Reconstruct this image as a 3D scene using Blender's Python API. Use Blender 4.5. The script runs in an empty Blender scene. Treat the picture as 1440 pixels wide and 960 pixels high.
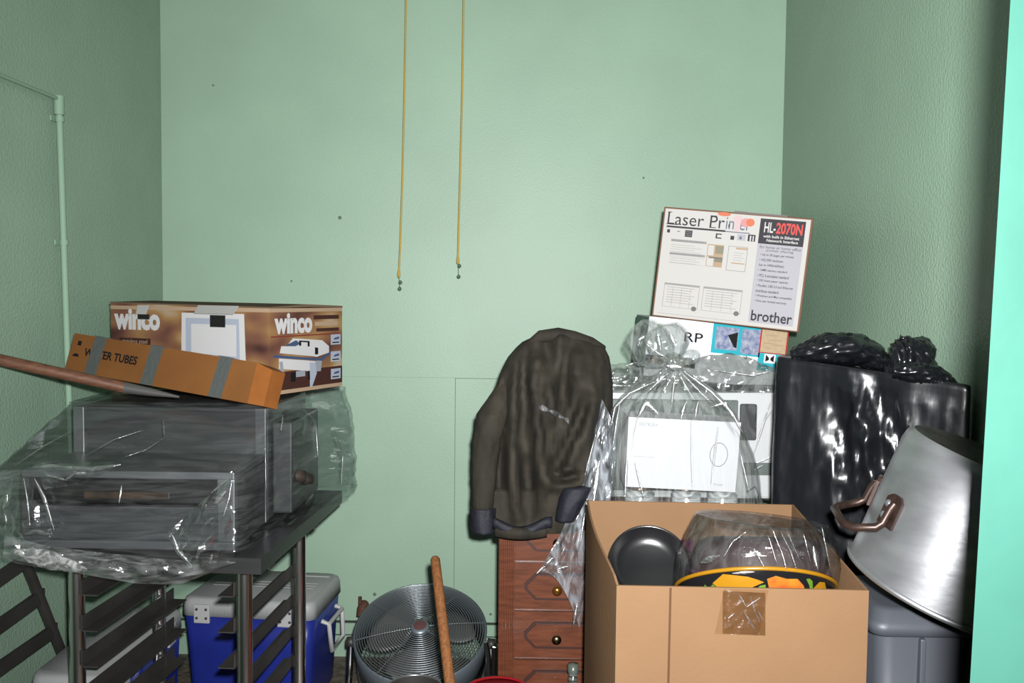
import bpy, bmesh, math, random
from mathutils import Vector, Matrix, Euler, noise
random.seed(7)
R = math.radians
C = bpy.context.scene.collection
SC = bpy.context.scene

# ---------------------------------------------------------------- camera
F_PX = 1250.0
cam_d = bpy.data.cameras.new('camera')
cam_d.sensor_width = 36.0
cam_d.lens = F_PX / 1440.0 * 36.0
cam_d.clip_start = 0.02
cam = bpy.data.objects.new('camera', cam_d)
C.objects.link(cam)
CAM_P = Vector((0.0, 0.0, 1.555))
CAM_M = Matrix.Rotation(R(0.78), 3, 'Z') @ Matrix.Rotation(R(90 - 2.93), 3, 'X') @ Matrix.Rotation(R(0.59), 3, 'Z')
cam.matrix_world = Matrix.Translation(CAM_P) @ CAM_M.to_4x4()
SC.camera = cam
# ---------------------------------------------------------------- world, lights, exposure
w = bpy.data.worlds.new('dim_hallway'); SC.world = w; w.use_nodes = True
w.node_tree.nodes['Background'].inputs[0].default_value = (0.8, 0.9, 1.0, 1)
w.node_tree.nodes['Background'].inputs[1].default_value = 0.05
fl = bpy.data.lights.new('camera_flash', 'SPOT'); fl.spot_size = R(118); fl.spot_blend = 1.0
fl.energy = 1020; fl.shadow_soft_size = 0.022; fl.color = (1.0, 1.0, 1.0)
flo = bpy.data.objects.new('camera_flash', fl); C.objects.link(flo); flo.location = (0.04, 0.0, 1.63)
flo.rotation_euler = (R(88), 0, R(-6))
vs = SC.view_settings
vs.view_transform = 'Standard'; vs.look = 'None'; vs.exposure = 0.0; vs.gamma = 1.0; vs.use_curve_mapping = False
SC.cycles.transparent_max_bounces = 24

def at(px, py, d):
    """world point seen at pixel (px, py) of the 1440x960 frame, on the plane y = d"""
    v = CAM_M @ Vector(((px - 720) / F_PX, -(py - 480) / F_PX, -1.0))
    return CAM_P + v * (d / v.y)

def pix(p):
    q = CAM_M.transposed() @ (Vector(p) - CAM_P)
    return 720 - q.x / q.z * F_PX, 480 + q.y / q.z * F_PX

# ---------------------------------------------------------------- materials
MATS = {}
ALB = 0.5        # overall reflectance scale
def mat(name, col, rough=0.6, metal=0.0, var=0.0, vscale=8.0, bump=0.0, bscale=40.0, stretch=(1, 1, 1), spec=0.3, col2=None, detail=4.0, coat=0.0):
    if name in MATS: return MATS[name]
    if any(k in name for k in ('print', 'sticker', 'ink', 'note', 'carton', 'cardboard', 'paper')): spec = .06; rough = max(rough, .6)
    col = tuple(c * ALB for c in col); col2 = tuple(c * ALB for c in col2) if col2 else None
    m = bpy.data.materials.new(name); m.use_nodes = True
    nt = m.node_tree; b = nt.nodes['Principled BSDF']
    b.inputs['Base Color'].default_value = (*col, 1); b.inputs['Roughness'].default_value = rough
    b.inputs['Metallic'].default_value = metal; b.inputs['Specular IOR Level'].default_value = spec
    b.inputs['Coat Weight'].default_value = coat
    if var or bump:
        tc = nt.nodes.new('ShaderNodeTexCoord'); mp = nt.nodes.new('ShaderNodeMapping')
        mp.inputs['Scale'].default_value = stretch
        nt.links.new(tc.outputs['Object'], mp.inputs['Vector'])
    if var:
        n = nt.nodes.new('ShaderNodeTexNoise'); n.inputs['Scale'].default_value = vscale; n.inputs['Detail'].default_value = detail
        nt.links.new(mp.outputs[0], n.inputs['Vector'])
        rp = nt.nodes.new('ShaderNodeValToRGB')
        c2 = col2 or tuple(max(0, c * (1 - var)) for c in col)
        c1 = col if col2 else tuple(min(1, c * (1 + var * 0.6)) for c in col)
        rp.color_ramp.elements[0].position = 0.32; rp.color_ramp.elements[0].color = (*c2, 1)
        rp.color_ramp.elements[1].position = 0.68; rp.color_ramp.elements[1].color = (*c1, 1)
        nt.links.new(n.outputs['Fac'], rp.inputs['Fac']); nt.links.new(rp.outputs['Color'], b.inputs['Base Color'])
    if bump:
        n2 = nt.nodes.new('ShaderNodeTexNoise'); n2.inputs['Scale'].default_value = bscale; n2.inputs['Detail'].default_value = 3
        nt.links.new(mp.outputs[0], n2.inputs['Vector'])
        bp = nt.nodes.new('ShaderNodeBump'); bp.inputs['Strength'].default_value = bump; bp.inputs['Distance'].default_value = 0.01
        nt.links.new(n2.outputs['Fac'], bp.inputs['Height']); nt.links.new(bp.outputs['Normal'], b.inputs['Normal'])
    MATS[name] = m
    return m

def film(name, tint=(0.93, 0.95, 0.95), gloss=0.14, rough=0.13, haze=0.05, hcol=(0.85, 0.88, 0.88), streak=(3, 3, 12), bump=0.35, bscale=9.0):
    """thin clear plastic: mostly see-through, part mirror, a little milky, wrinkled"""
    if name in MATS: return MATS[name]
    m = bpy.data.materials.new(name); m.use_nodes = True
    nt = m.node_tree; nt.nodes.clear()
    out = nt.nodes.new('ShaderNodeOutputMaterial')
    tr = nt.nodes.new('ShaderNodeBsdfTransparent'); tr.inputs[0].default_value = (*tint, 1)
    gl = nt.nodes.new('ShaderNodeBsdfGlossy'); gl.inputs['Roughness'].default_value = rough; gl.inputs[0].default_value = (1, 1, 1, 1)
    df = nt.nodes.new('ShaderNodeBsdfDiffuse'); df.inputs[0].default_value = (*hcol, 1)
    tc = nt.nodes.new('ShaderNodeTexCoord'); mp = nt.nodes.new('ShaderNodeMapping'); mp.inputs['Scale'].default_value = streak
    nt.links.new(tc.outputs['Object'], mp.inputs[0])
    n = nt.nodes.new('ShaderNodeTexNoise'); n.inputs['Scale'].default_value = bscale; n.inputs['Detail'].default_value = 5; n.inputs['Distortion'].default_value = 0.6
    nt.links.new(mp.outputs[0], n.inputs['Vector'])
    bp = nt.nodes.new('ShaderNodeBump'); bp.inputs['Strength'].default_value = bump; bp.inputs['Distance'].default_value = 0.02
    nt.links.new(n.outputs['Fac'], bp.inputs['Height']); nt.links.new(bp.outputs[0], gl.inputs['Normal'])
    lw = nt.nodes.new('ShaderNodeLayerWeight'); lw.inputs['Blend'].default_value = 0.25
    nt.links.new(bp.outputs[0], lw.inputs['Normal'])
    mul = nt.nodes.new('ShaderNodeMath'); mul.operation = 'MULTIPLY_ADD'; mul.inputs[1].default_value = 0.30; mul.inputs[2].default_value = gloss
    mul.use_clamp = True
    nt.links.new(lw.outputs['Fresnel'], mul.inputs[0])
    n3 = nt.nodes.new('ShaderNodeTexNoise'); n3.inputs['Scale'].default_value = bscale * 0.7; n3.inputs['Detail'].default_value = 6; n3.inputs['Distortion'].default_value = 1.2
    nt.links.new(mp.outputs[0], n3.inputs['Vector'])
    rg = nt.nodes.new('ShaderNodeMapRange'); rg.inputs['From Min'].default_value = 0.42; rg.inputs['From Max'].default_value = 0.72
    rg.inputs['To Min'].default_value = haze * 0.3; rg.inputs['To Max'].default_value = haze * 2.4
    nt.links.new(n3.outputs['Fac'], rg.inputs['Value'])
    m1 = nt.nodes.new('ShaderNodeMixShader'); m2 = nt.nodes.new('ShaderNodeMixShader')
    nt.links.new(rg.outputs[0], m1.inputs[0]); nt.links.new(tr.outputs[0], m1.inputs[1]); nt.links.new(df.outputs[0], m1.inputs[2])
    nt.links.new(mul.outputs[0], m2.inputs[0]); nt.links.new(m1.outputs[0], m2.inputs[1]); nt.links.new(gl.outputs[0], m2.inputs[2])
    nt.links.new(m2.outputs[0], out.inputs[0])
    MATS[name] = m
    return m

# ---------------------------------------------------------------- object helpers
def tag(o, label=None, cat=None, group=None, kind=None):
    if label: o['label'] = label
    if cat: o['category'] = cat
    if group: o['group'] = group
    if kind: o['kind'] = kind
    return o
def thing(name, label, cat, loc=(0, 0, 0), rot=(0, 0, 0), group=None):
    o = bpy.data.objects.new(name, None); C.objects.link(o)
    o.empty_display_size = 0.05
    o.location = loc; o.rotation_euler = rot
    return tag(o, label, cat, group)
def root_of(o):
    while o.parent: o = o.parent
    return o

class MB:
    """mesh builder; slots: list of materials picked by index"""
    def __init__(s): s.v = []; s.f = []; s.m = []; s.sm = []; s.mats = []
    def mi(s, m):
        if m is None: return 0
        if m not in s.mats: s.mats.append(m)
        return s.mats.index(m)
    def add(s, vs, fs, m=None, smooth=False, M=None):
        k = len(s.v); i = s.mi(m)
        for p in vs:
            p = Vector(p); s.v.append(M @ p if M is not None else p)
        for f in fs: s.f.append([k + j for j in f]); s.m.append(i); s.sm.append(smooth)
        return s
    def box(s, lo, hi, m=None, M=None, bev=0.0):
        bm = bmesh.new()
        sz = [hi[i] - lo[i] for i in range(3)]; ce = [(hi[i] + lo[i]) / 2 for i in range(3)]
        bmesh.ops.create_cube(bm, size=1.0, matrix=Matrix.Translation(ce) @ Matrix.Diagonal((*sz, 1)))
        if bev: bmesh.ops.bevel(bm, geom=bm.edges[:], offset=bev, segments=2, affect='EDGES', profile=0.5)
        bm.verts.index_update()
        s.add([v.co.copy() for v in bm.verts], [[v.index for v in f.verts] for f in bm.faces], m, bev > 0 and False, M)
        bm.free(); return s
    def hexa(s, c, m=None):
        """8 corners: bottom 4 (ccw from above), top 4"""
        return s.add(c, [(3, 2, 1, 0), (4, 5, 6, 7), (0, 1, 5, 4), (1, 2, 6, 5), (2, 3, 7, 6), (3, 0, 4, 7)], m)
    def tube(s, path, r, m=None, n=10, closed=False, caps=True, M=None):
        P = [Vector(p) for p in path]; L = len(P)
        rr = r if isinstance(r, (list, tuple)) else [r] * L
        vs = []; up = None
        for i, p in enumerate(P):
            a = P[(i - 1) % L] if (closed or i > 0) else p
            b = P[(i + 1) % L] if (closed or i < L - 1) else p
            t = (b - a).normalized()
            if up is None:
                up = Vector((0, 0, 1)) if abs(t.z) < 0.9 else Vector((1, 0, 0))
            u = (up - t * up.dot(t)).normalized(); up = u; w_ = t.cross(u)
            for k in range(n):
                an = 2 * math.pi * k / n
                vs.append(p + (u * math.cos(an) + w_ * math.sin(an)) * rr[i])
        fs = []
        for i in range(L if closed else L - 1):
            j = (i + 1) % L
            for k in range(n):
                k2 = (k + 1) % n
                fs.append((i * n + k, i * n + k2, j * n + k2, j * n + k))
        s.add(vs, fs, m, True, M)
        if caps and not closed:
            s.add(vs[:n], [tuple(range(n - 1, -1, -1))], m, False, M); s.add(vs[-n:], [tuple(range(n))], m, False, M)
        return s
    def lathe(s, prof, m=None, n=48, M=None, smooth=True, fn=None):
        vs = []
        for i, (r, z) in enumerate(prof):
            for k in range(n):
                a = 2 * math.pi * k / n
                p = Vector((r * math.cos(a), r * math.sin(a), z))
                vs.append(fn(p, i, a) if fn else p)
        fs = [(i * n + k, i * n + (k + 1) % n, (i + 1) * n + (k + 1) % n, (i + 1) * n + k) for i in range(len(prof) - 1) for k in range(n)]
        return s.add(vs, fs, m, smooth, M)
    def loft(s, rings, m=None, smooth=True, cap0=False, cap1=False, closed=True):
        n = len(rings[0]); vs = [p for r in rings for p in r]
        fs = []
        for i in range(len(rings) - 1):
            for k in range(n if closed else n - 1):
                k2 = (k + 1) % n
                fs.append((i * n + k, i * n + k2, (i + 1) * n + k2, (i + 1) * n + k))
        if cap0: fs.append(tuple(range(n - 1, -1, -1)))
        if cap1: fs.append(tuple((len(rings) - 1) * n + k for k in range(n)))
        return s.add(vs, fs, m, smooth)
    def prism(s, poly, z0, z1, m=None, M=None):
        n = len(poly)
        vs = [(x, y, z0) for x, y in poly] + [(x, y, z1) for x, y in poly]
        fs = [tuple(range(n - 1, -1, -1)), tuple(range(n, 2 * n))] + [(k, (k + 1) % n, n + (k + 1) % n, n + k) for k in range(n)]
        return s.add(vs, fs, m, False, M)
    def build(s, name, m=None, parent=None, world=True, solid=0.0):
        me = bpy.data.meshes.new(name)
        vs = s.v
        if parent is not None and world:
            inv = root_of(parent).matrix_basis.inverted(); vs = [inv @ v for v in s.v]
        me.from_pydata([tuple(v) for v in vs], [], s.f)
        for mm in (s.mats or [m]): me.materials.append(mm)
        me.polygons.foreach_set('material_index', s.m); me.polygons.foreach_set('use_smooth', s.sm)
        me.update(); me.validate()
        o = bpy.data.objects.new(name, me); C.objects.link(o)
        if parent is not None: o.parent = parent
        if solid:
            md = o.modifiers.new('thickness', 'SOLIDIFY'); md.thickness = solid; md.offset = -1
        return o

class Face:
    """a printed face: origin lower left (world), x along the print, y up the print"""
    def __init__(s, o, x, y):
        x = Vector(x); y = Vector(y); s.W = x.length; s.H = y.length
        ex = x.normalized(); n = ex.cross(y).normalized(); ey = n.cross(ex)
        s.M = Matrix.Translation(o) @ Matrix((ex, ey, n)).transposed().to_4x4()
        s.mb = MB(); s.k = 0
    def lift(s, l):
        return 0.0004 + 0.00035 * l
    def rect(s, u0, v0, u1, v1, m, l=0):
        z = s.lift(l); W, H = s.W, s.H
        s.mb.box((u0 * W, v0 * H, 0.0), (u1 * W, v1 * H, z), m, s.M); return s
    def poly(s, pts, m, l=0):
        s.mb.prism([(u * s.W, v * s.H) for u, v in pts], 0.0, s.lift(l), m, s.M); return s
    def ellipse(s, u, v, ru, rv, m, l=0, n=20):
        return s.poly([(u + ru * math.cos(2 * math.pi * k / n), v + rv * math.sin(2 * math.pi * k / n)) for k in range(n)], m, l)
    def text(s, body, u0, v0, u1, v1, m, l=1, bold=0.0, slant=0.0, serif=False, align='LEFT', space=1.0):
        vs, fs = text_mesh(body, bold, slant, align, space)
        if not vs: return s
        x0 = min(p[0] for p in vs); x1 = max(p[0] for p in vs); y0 = min(p[1] for p in vs); y1 = max(p[1] for p in vs)
        W, H = s.W, s.H
        sx = (u1 - u0) * W / max(x1 - x0, 1e-6); sy = (v1 - v0) * H / max(y1 - y0, 1e-6)
        z = s.lift(l)
        s.mb.add([((p[0] - x0) * sx + u0 * W, (p[1] - y0) * sy + v0 * H, z) for p in vs], fs, m, False, s.M)
        return s
    def build(s, name, parent): return s.mb.build(name, None, parent)

def text_mesh(body, bold=0.0, slant=0.0, align='LEFT', space=1.0):
    cu = bpy.data.curves.new('lettering', 'FONT'); cu.body = body; cu.size = 1.0; cu.shear = slant; cu.offset = bold
    cu.align_x = align; cu.resolution_u = 3; cu.space_character = space
    o = bpy.data.objects.new('lettering', cu); C.objects.link(o)
    dg = bpy.context.evaluated_depsgraph_get()
    me = bpy.data.meshes.new_from_object(o.evaluated_get(dg))
    vs = [tuple(v.co) for v in me.vertices]; fs = [tuple(p.vertices) for p in me.polygons]
    bpy.data.objects.remove(o); bpy.data.curves.remove(cu); bpy.data.meshes.remove(me)
    return vs, fs

def ridge(p): return 1.0 - 2.0 * abs(noise.noise(p))
def crumple(p, s=1.0, a=1.0):
    """sharp creased noise, about -1..1"""
    p = Vector(p) * s
    v = 0.6 * ridge(p) + 0.3 * ridge(p * 2.3 + Vector((5, 3, 1))) + 0.15 * ridge(p * 5.1 + Vector((1, 7, 2)))
    return a * (v - 0.5)
def sgnpow(x, e): return math.copysign(abs(x) ** e, x)
def superring(cx, cy, hx, hy, z, n=96, e=0.35):
    out = []
    for k in range(n):
        a = 2 * math.pi * k / n
        out.append(Vector((cx + hx * sgnpow(math.cos(a), e), cy + hy * sgnpow(math.sin(a), e), z)))
    return out
def roundrect(x0, y0, x1, y1, r, z, per=24):
    """ring of 4*(per+6) points, ccw from lower left going along -y side first"""
    pts = []
    cs = [((x1 - r, y0 + r), -90), ((x1 - r, y1 - r), 0), ((x0 + r, y1 - r), 90), ((x0 + r, y0 + r), 180)]
    st = [(x0 + r, y0), (x1, y0 + r), (x1 - r, y1), (x0, y1 - r)]
    en = [(x1 - r, y0), (x1, y1 - r), (x0 + r, y1), (x0, y0 + r)]
    for i in range(4):
        for k in range(per):
            t = k / per
            pts.append(Vector((st[i][0] + (en[i][0] - st[i][0]) * t, st[i][1] + (en[i][1] - st[i][1]) * t, z)))
        (cx, cy), a0 = cs[i]
        for k in range(6):
            a = R(a0 + 90 * k / 6)
            pts.append(Vector((cx + r * math.cos(a), cy + r * math.sin(a), z)))
    return pts
def warp_quad(pts, x0, y0, x1, y1, q):
    """bilinear map of the rectangle to quad q (p00, p10, p11, p01)"""
    out = []
    for p in pts:
        u = (p.x - x0) / (x1 - x0); v = (p.y - y0) / (y1 - y0)
        a = Vector(q[0]) * (1 - u) + Vector(q[1]) * u; b = Vector(q[3]) * (1 - u) + Vector(q[2]) * u
        c = a * (1 - v) + b * v
        out.append(Vector((c.x, c.y, p.z)))
    return out

# ================================================================ THE ROOM
paint = mat('green_wall_paint', (0.355, 0.52, 0.385), 0.5, var=0.06, vscale=2.5, bump=0.10, bscale=190, spec=0.35)
paint_side = mat('green_rough_wall_paint', (0.335, 0.49, 0.36), 0.42, var=0.05, vscale=4, bump=0.28, bscale=105, spec=0.45)
paint_pipe = mat('green_pipe_paint', (0.30, 0.46, 0.33), 0.7)
ceil_m = mat('ceiling_paint', (0.6, 0.66, 0.6), 0.8)
floor_m = mat('dirty_floor', (0.16, 0.13, 0.10), 0.55, var=0.5, vscale=30, bump=0.3, bscale=60)
dark_gap = mat('dark_gap', (0.03, 0.04, 0.03), 0.8)
rust = mat('rust', (0.12, 0.05, 0.03), 0.8, var=0.5, vscale=60, bump=0.5, bscale=90)
BACK, LEFT, RIGHT, CEIL = 3.75, at(228, 300, 3.75).x, at(1101, 200, 3.75).x, 3.0

def struct(name, mb, m): return tag(mb.build(name, m), kind='structure')
struct('floor', MB().box((LEFT - .1, -1.2, -.1), (RIGHT + .1, BACK + .1, 0)), floor_m)
struct('ceiling', MB().box((LEFT - .1, 0.72, CEIL), (RIGHT + .1, BACK + .1, CEIL + .1)), ceil_m)
wb = struct('wall_back', MB().box((LEFT - .1, BACK, 0), (RIGHT + .1, BACK + .1, CEIL)), paint)
struct('wall_left', MB().box((LEFT - .1, 0.72, 0), (LEFT, BACK, CEIL)), paint_side)
struct('wall_right', MB().box((RIGHT, 0.72, 0), (RIGHT + .1, BACK, CEIL)), paint_side)
JD = 0.70
j0 = at(1421, 0, JD); j1 = at(1364, 960, JD)
def jx(z): return j0.x + (j1.x - j0.x) * (z - j0.z) / (j1.z - j0.z)
struct('wall_front', MB().box((max(jx(0), jx(CEIL)) + .06, JD + .02, 0), (RIGHT + .1, JD + .1, CEIL))
       .box((LEFT - .1, JD + .02, 0), (-1.25, JD + .1, CEIL)).box((-1.25, JD + .02, 2.45), (RIGHT + .1, JD + .1, CEIL)), paint_side)
jamb_m = mat('turquoise_enamel', (0.0145, 0.051, 0.039), 0.5, bump=0.06, bscale=25, spec=0.1, var=0.12, vscale=6)
jb = MB()
for za, zb in ((0.0, CEIL),):
    a, b = jx(za), jx(zb)
    jb.hexa([(a, JD, za), (a + .2, JD, za), (a + .2, JD + .02, za), (a + .02, JD + .02, za),
             (b, JD, zb), (b + .2, JD, zb), (b + .2, JD + .02, zb), (b + .02, JD + .02, zb)])
trim = struct('trim_1', jb, jamb_m)
# access panel let into the back wall, its seams
sp = at(641, 532, BACK); se = at(900, 540, BACK)
MB().box((sp.x, BACK - .004, .24), (se.x, BACK + .0, sp.z)).build('panel', paint, wb)
sm = MB().box((sp.x - .003, BACK - .0015, .24), (sp.x, BACK, sp.z)).box((sp.x - .003, BACK - .0012, sp.z), (se.x, BACK, sp.z + .0022))
sm.build('panel_seam', mat('seam_shade', (0.16, 0.25, 0.17), 0.7), wb)
q = at(440, 529, BACK)
MB().box((q.x, BACK - .001, q.z), (sp.x, BACK, q.z + .0015)).build('panel_seam', mat('seam_faint', (0.29, 0.45, 0.31), 0.7), wb)
# base board with two dark joints
z1 = at(690, 875, BACK).z; z2 = at(690, 893, BACK).z
bb = struct('baseboard_back', MB().box((LEFT, BACK - .012, 0), (RIGHT, BACK, z2 - .006)).box((LEFT, BACK - .012, z2), (RIGHT, BACK, z1 - .008)), paint)
MB().box((LEFT, BACK - .006, z2 - .006), (RIGHT, BACK, z2)).box((LEFT, BACK - .006, z1 - .008), (RIGHT, BACK - .0, z1)).build('joint', dark_gap, bb)
struct('baseboard_left', MB().box((LEFT, 1.2, 0), (LEFT + .012, BACK - .012, z1)), paint_side)
# small dents and nail marks in the back wall
mk = MB()
for (x, y, s) in ((478, 306, 5), (527, 835, 5), (690, 863, 4), (410, 395, 3), (300, 120, 3), (905, 250, 3)):
    p = at(x, y, BACK); h = s / F_PX * BACK / 2
    mk.lathe([(0, 0.001), (h, .001), (h * .8, 0.0)], None, 9, Matrix.Translation((p.x, BACK, p.z)) @ Matrix.Rotation(R(90), 4, 'X'))
mk.build('dent', mat('bare_plaster', (0.2, 0.27, 0.2), 0.9), wb)

# ---- painted conduit on the left wall
pp = thing('conduit_pipe', 'thin green painted conduit running down left wall from an elbow', 'pipe', (LEFT + .012, 2.95, 0))
def wl(px, py, off=.0175):      # point on the left wall plane (off away from it)
    v = at(px, py, 1.0) - CAM_P; t = (LEFT + off) / v.x
    return CAM_P + v * t
pa, pb = wl(83, 146), wl(98, 590)
pdir = (pb - pa).normalized(); pfoot = pb + pdir * .9
MB().tube([pa, pb, pfoot], .0105, n=14).build('pipe', paint_pipe, pp)
ha, hb = wl(82, 139), wl(-30, 93)
MB().tube([ha, hb], .006, n=10).build('branch_pipe', paint_pipe, pp)
MB().tube([pa + Vector((0, 0, .025)), pa, pa - Vector((0, 0, .035))], .016, n=14).build('elbow', paint_pipe, pp)
for y, x in ((168, 84), (341, 90)):
    c = wl(x, y); 
    MB().box((LEFT + .001, c.y - .03, c.z - .008), (LEFT + .006, c.y + .03, c.z + .008)).tube([c - Vector((0, 0, .008)), c + Vector((0, 0, .008))], .0135, n=14).build('strap', paint_pipe, pp)
# rusty stub on the back wall
rp_ = at(512, 850, BACK)
t = thing('rusty_pipe_stub', 'short rusty pipe stub sticking from back wall beside the fan', 'pipe', (rp_.x, BACK, rp_.z))
MB().tube([(rp_.x, BACK, rp_.z), (rp_.x, BACK - .05, rp_.z - .002), (rp_.x, BACK - .065, rp_.z - .03)], .022, n=12).build('elbow', rust, t)
MB().tube([(rp_.x - .012, BACK - .03, rp_.z + .0), (rp_.x - .012, BACK - .03, rp_.z + .045)], .008, n=8).build('valve_stem', rust, t)

# ---- pull cords
cord_m = mat('yellow_cord', (0.62, 0.42, 0.09), 0.8, bump=0.4, bscale=400)
bead_m = mat('dull_bead', (0.10, 0.15, 0.11), 0.3)
def pull_cord(px0, pts, bead_y, d, label):
    top = at(px0, 0, d)
    t = thing('pull_cord', label, 'cord', (top.x, d, CEIL), group='yellow pull cords from the ceiling')
    P = [Vector((top.x + .004, d, CEIL)), top] + [at(x, y, d) for x, y in pts]
    MB().tube(P, .0036, n=8).build('cord', cord_m, t)
    e = P[-1]
    MB().lathe([(.001, -.016), (.006, -.012), (.0065, 0), (.0045, .014), (.0035, .02)], None, 12, Matrix.Translation(e)).build('knot', cord_m, t)
    b0 = at(pts[-1][0] + 2, bead_y[0], d); b1 = at(pts[-1][0] + 1, bead_y[1], d)
    MB().tube([e, b1], .0012, n=6).build('wire', bead_m, t)
    for b in (b0, b1):
        MB().lathe([(.0005, -.008), (.007, -.004), (.008, 0), (.006, .006), (.0005, .009)], None, 12, Matrix.Translation(b)).build('bead', bead_m, t)
pull_cord(571, [(569, 120), (566, 250), (563, 340), (561, 385)], (397, 406), 3.66, 'longer yellow pull cord, left of the pair on back wall')
pull_cord(652, [(650, 130), (647, 250), (645, 320), (644, 366)], (374, 389), 3.66, 'shorter yellow pull cord, right of the pair on back wall')

# ================================================================ LEFT: STEEL TABLE AND WHAT IS ON IT
steel = mat('dull_stainless', (0.20, 0.20, 0.205), 0.34, 0.9, var=0.15, vscale=3, stretch=(1, 1, 20))
steel_leg = mat('polished_stainless', (1.6, 1.57, 1.53), 0.2, 1.0)
steel_dark = mat('dark_steel', (0.065, 0.06, 0.055), 0.5, 0.35, var=0.3, vscale=6)
TZ = 0.876
A = at(367, 789, 2.24); 
rotT = R(-3.2)          # table turned a little
tb = thing('steel_table', 'stainless steel work table with round legs and tray slides', 'table', (-.95, 2.24, 0))
ex = Vector((math.cos(rotT), math.sin(rotT), 0)); ey = Vector((-math.sin(rotT), math.cos(rotT), 0))
TO = Vector((A.x, 2.24, 0))        # near right corner on the ground plan
def T(x, y, z): return TO + ex * x + ey * y + Vector((0, 0, z))
TM = Matrix.Translation(TO) @ Matrix.Rotation(rotT, 4, 'Z')
mb = MB().box((-.60, 0, TZ - .003), (0, .80, TZ), None, TM)
mb.box((-.60, 0, TZ - .042), (0, .003, TZ - .003), None, TM).box((-.003, .003, TZ - .042), (0, .80, TZ - .003), None, TM)
mb.box((-.60, .003, TZ - .042), (-.597, .80, TZ - .003), None, TM).box((-.597, .797, TZ - .042), (-.003, .80, TZ - .003), None, TM)
mb.build('table_top', steel, tb)
for ya in (.07, .48): MB().box((-.597, ya, TZ - .05), (-.003, ya + .045, TZ - .003), None, TM).build('under_brace', steel_dark, tb)
legs = {}
for nm, px, d in (('nl', 108, 2.33), ('nr', 344, 2.33), ('fl', 224, 2.78), ('fr', 421, 2.78)):
    p = at(px, 850, d); legs[nm] = p
    MB().tube([(p.x, d, .03), (p.x, d, TZ - .045)], .0205, n=24).build('leg', steel_leg, tb)
    MB().lathe([(.0, 0.0), (.022, 0.0), (.024, .01), (.021, .03)], None, 20, Matrix.Translation((p.x, d, 0))).build('foot', steel_dark, tb)
    MB().tube([(p.x, d, TZ - .062), (p.x, d, TZ - .045)], .026, n=24).build('collar', steel_leg, tb)
# tray slides: angle rails between the near and far legs, both sides
for a, b, sgn in (('nl', 'fl', 1), ('nr', 'fr', -1)):
    for k in range(7):
        z = .768 - k * .097
        p0 = Vector((legs[a].x + sgn * .0, 2.33 - .02, z)); p1 = Vector((legs[b].x, 2.78 + .06, z))
        dr = (p1 - p0); L = dr.length; an = math.atan2(dr.y, dr.x)
        M = Matrix.Translation(p0) @ Matrix.Rotation(an, 4, 'Z')
        o = .021 * -sgn
        MB().box((0, min(o, o * 1.15), -.02), (L, max(o, o * 1.15), .02), None, M).box((0, min(o, o * 3.2), -.02), (L, max(o, o * 3.2), -.0165), None, M).build('tray_slide', steel_dark, tb)

# ---- machine under the clear bag
sh = mat('machine_steel', (0.13, 0.135, 0.14), 0.42, 0.6, var=0.2, vscale=4, stretch=(1, 1, 6))
sh2 = mat('machine_steel_bright', (0.40, 0.41, 0.43), 0.3, 0.8)
sh_l = mat('machine_steel_mid', (0.26, 0.27, 0.28), 0.4, 0.7)
sh_d = mat('machine_black_steel', (0.035, 0.033, 0.033), 0.35, 0.3)
blackm = mat('black_enamel', (0.014, 0.012, 0.012), 0.3)
brown_d = mat('brown_grime', (0.06, 0.035, 0.022), 0.6, var=0.5, vscale=20)
MX0, MX1 = -1.305, -.748
rear = Matrix.Translation((0, 0, 0))
mc = thing('countertop_oven', 'stainless countertop oven with a stepped front inside a clear bag', 'oven', (-1.03, 2.65, TZ))
z0 = TZ + .012; zs = 1.09; zt = 1.222
MB().box((MX0, 2.56, z0), (MX1, 3.03, zt - .002), None, None, .004).build('rear_body', sh, mc)
MB().box((MX1 - .03, 2.548, z0), (MX1 + .003, 2.575, zt + .0), None, None, .003).build('corner_post', sh2, mc)
MB().box((MX0 - .003, 2.548, z0), (MX0 + .03, 2.575, zt + .0), None, None, .003).build('corner_post', sh2, mc)
MB().box((MX0 + .03, 2.552, zs + .06), (MX1 - .03, 2.562, zt - .012)).build('front_panel', sh, mc)
MB().box((MX0, 2.275, zs - .02), (MX1, 2.552, zs), None, None, .003).build('hood_top', sh_l, mc)
MB().box((MX0, 2.275, z0), (MX0 + .02, 2.55, zs - .02)).build('side_panel', sh, mc)
MB().box((MX1 - .022, 2.275, z0), (MX1, 2.55, zs - .02)).build('side_panel', sh, mc)
MB().tube([(MX0 + .02, 2.318, zs - .058), (MX1 - .045, 2.318, zs - .058)], .036, n=24).build('roller_edge', sh_d, mc)
MB().box((MX0 + .02, 2.40, zs - .11), (MX1 - .022, 2.41, zs - .055)).build('opening', blackm, mc)
MB().box((MX0 + .16, 2.278, zs - .075), (MX1 - .17, 2.30, zs - .055), None, None, .004).build('burner_bar', brown_d, mc)
MB().box((MX0 + .02, 2.285, z0 + .02), (MX1 - .045, 2.31, zs - .095), None, None, .003).build('drawer_front', sh, mc)
MB().box((MX1 - .045, 2.274, z0), (MX1 + .001, 2.30, zs - .018), None, None, .003).build('corner_post', sh_l, mc)
MB().box((MX0 - .004, 2.262, z0), (MX1 + .004, 2.285, z0 + .022), None, None, .003).build('base_lip', sh2, mc)
for x in (MX0 + .05, MX1 - .05):
    for y in (2.30, 2.98):
        MB().lathe([(0, TZ), (.016, TZ), (.018, TZ + .006), (.014, z0 + .002)], None, 14, Matrix.Translation((x, y, 0))).build('foot', blackm, mc)
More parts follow.
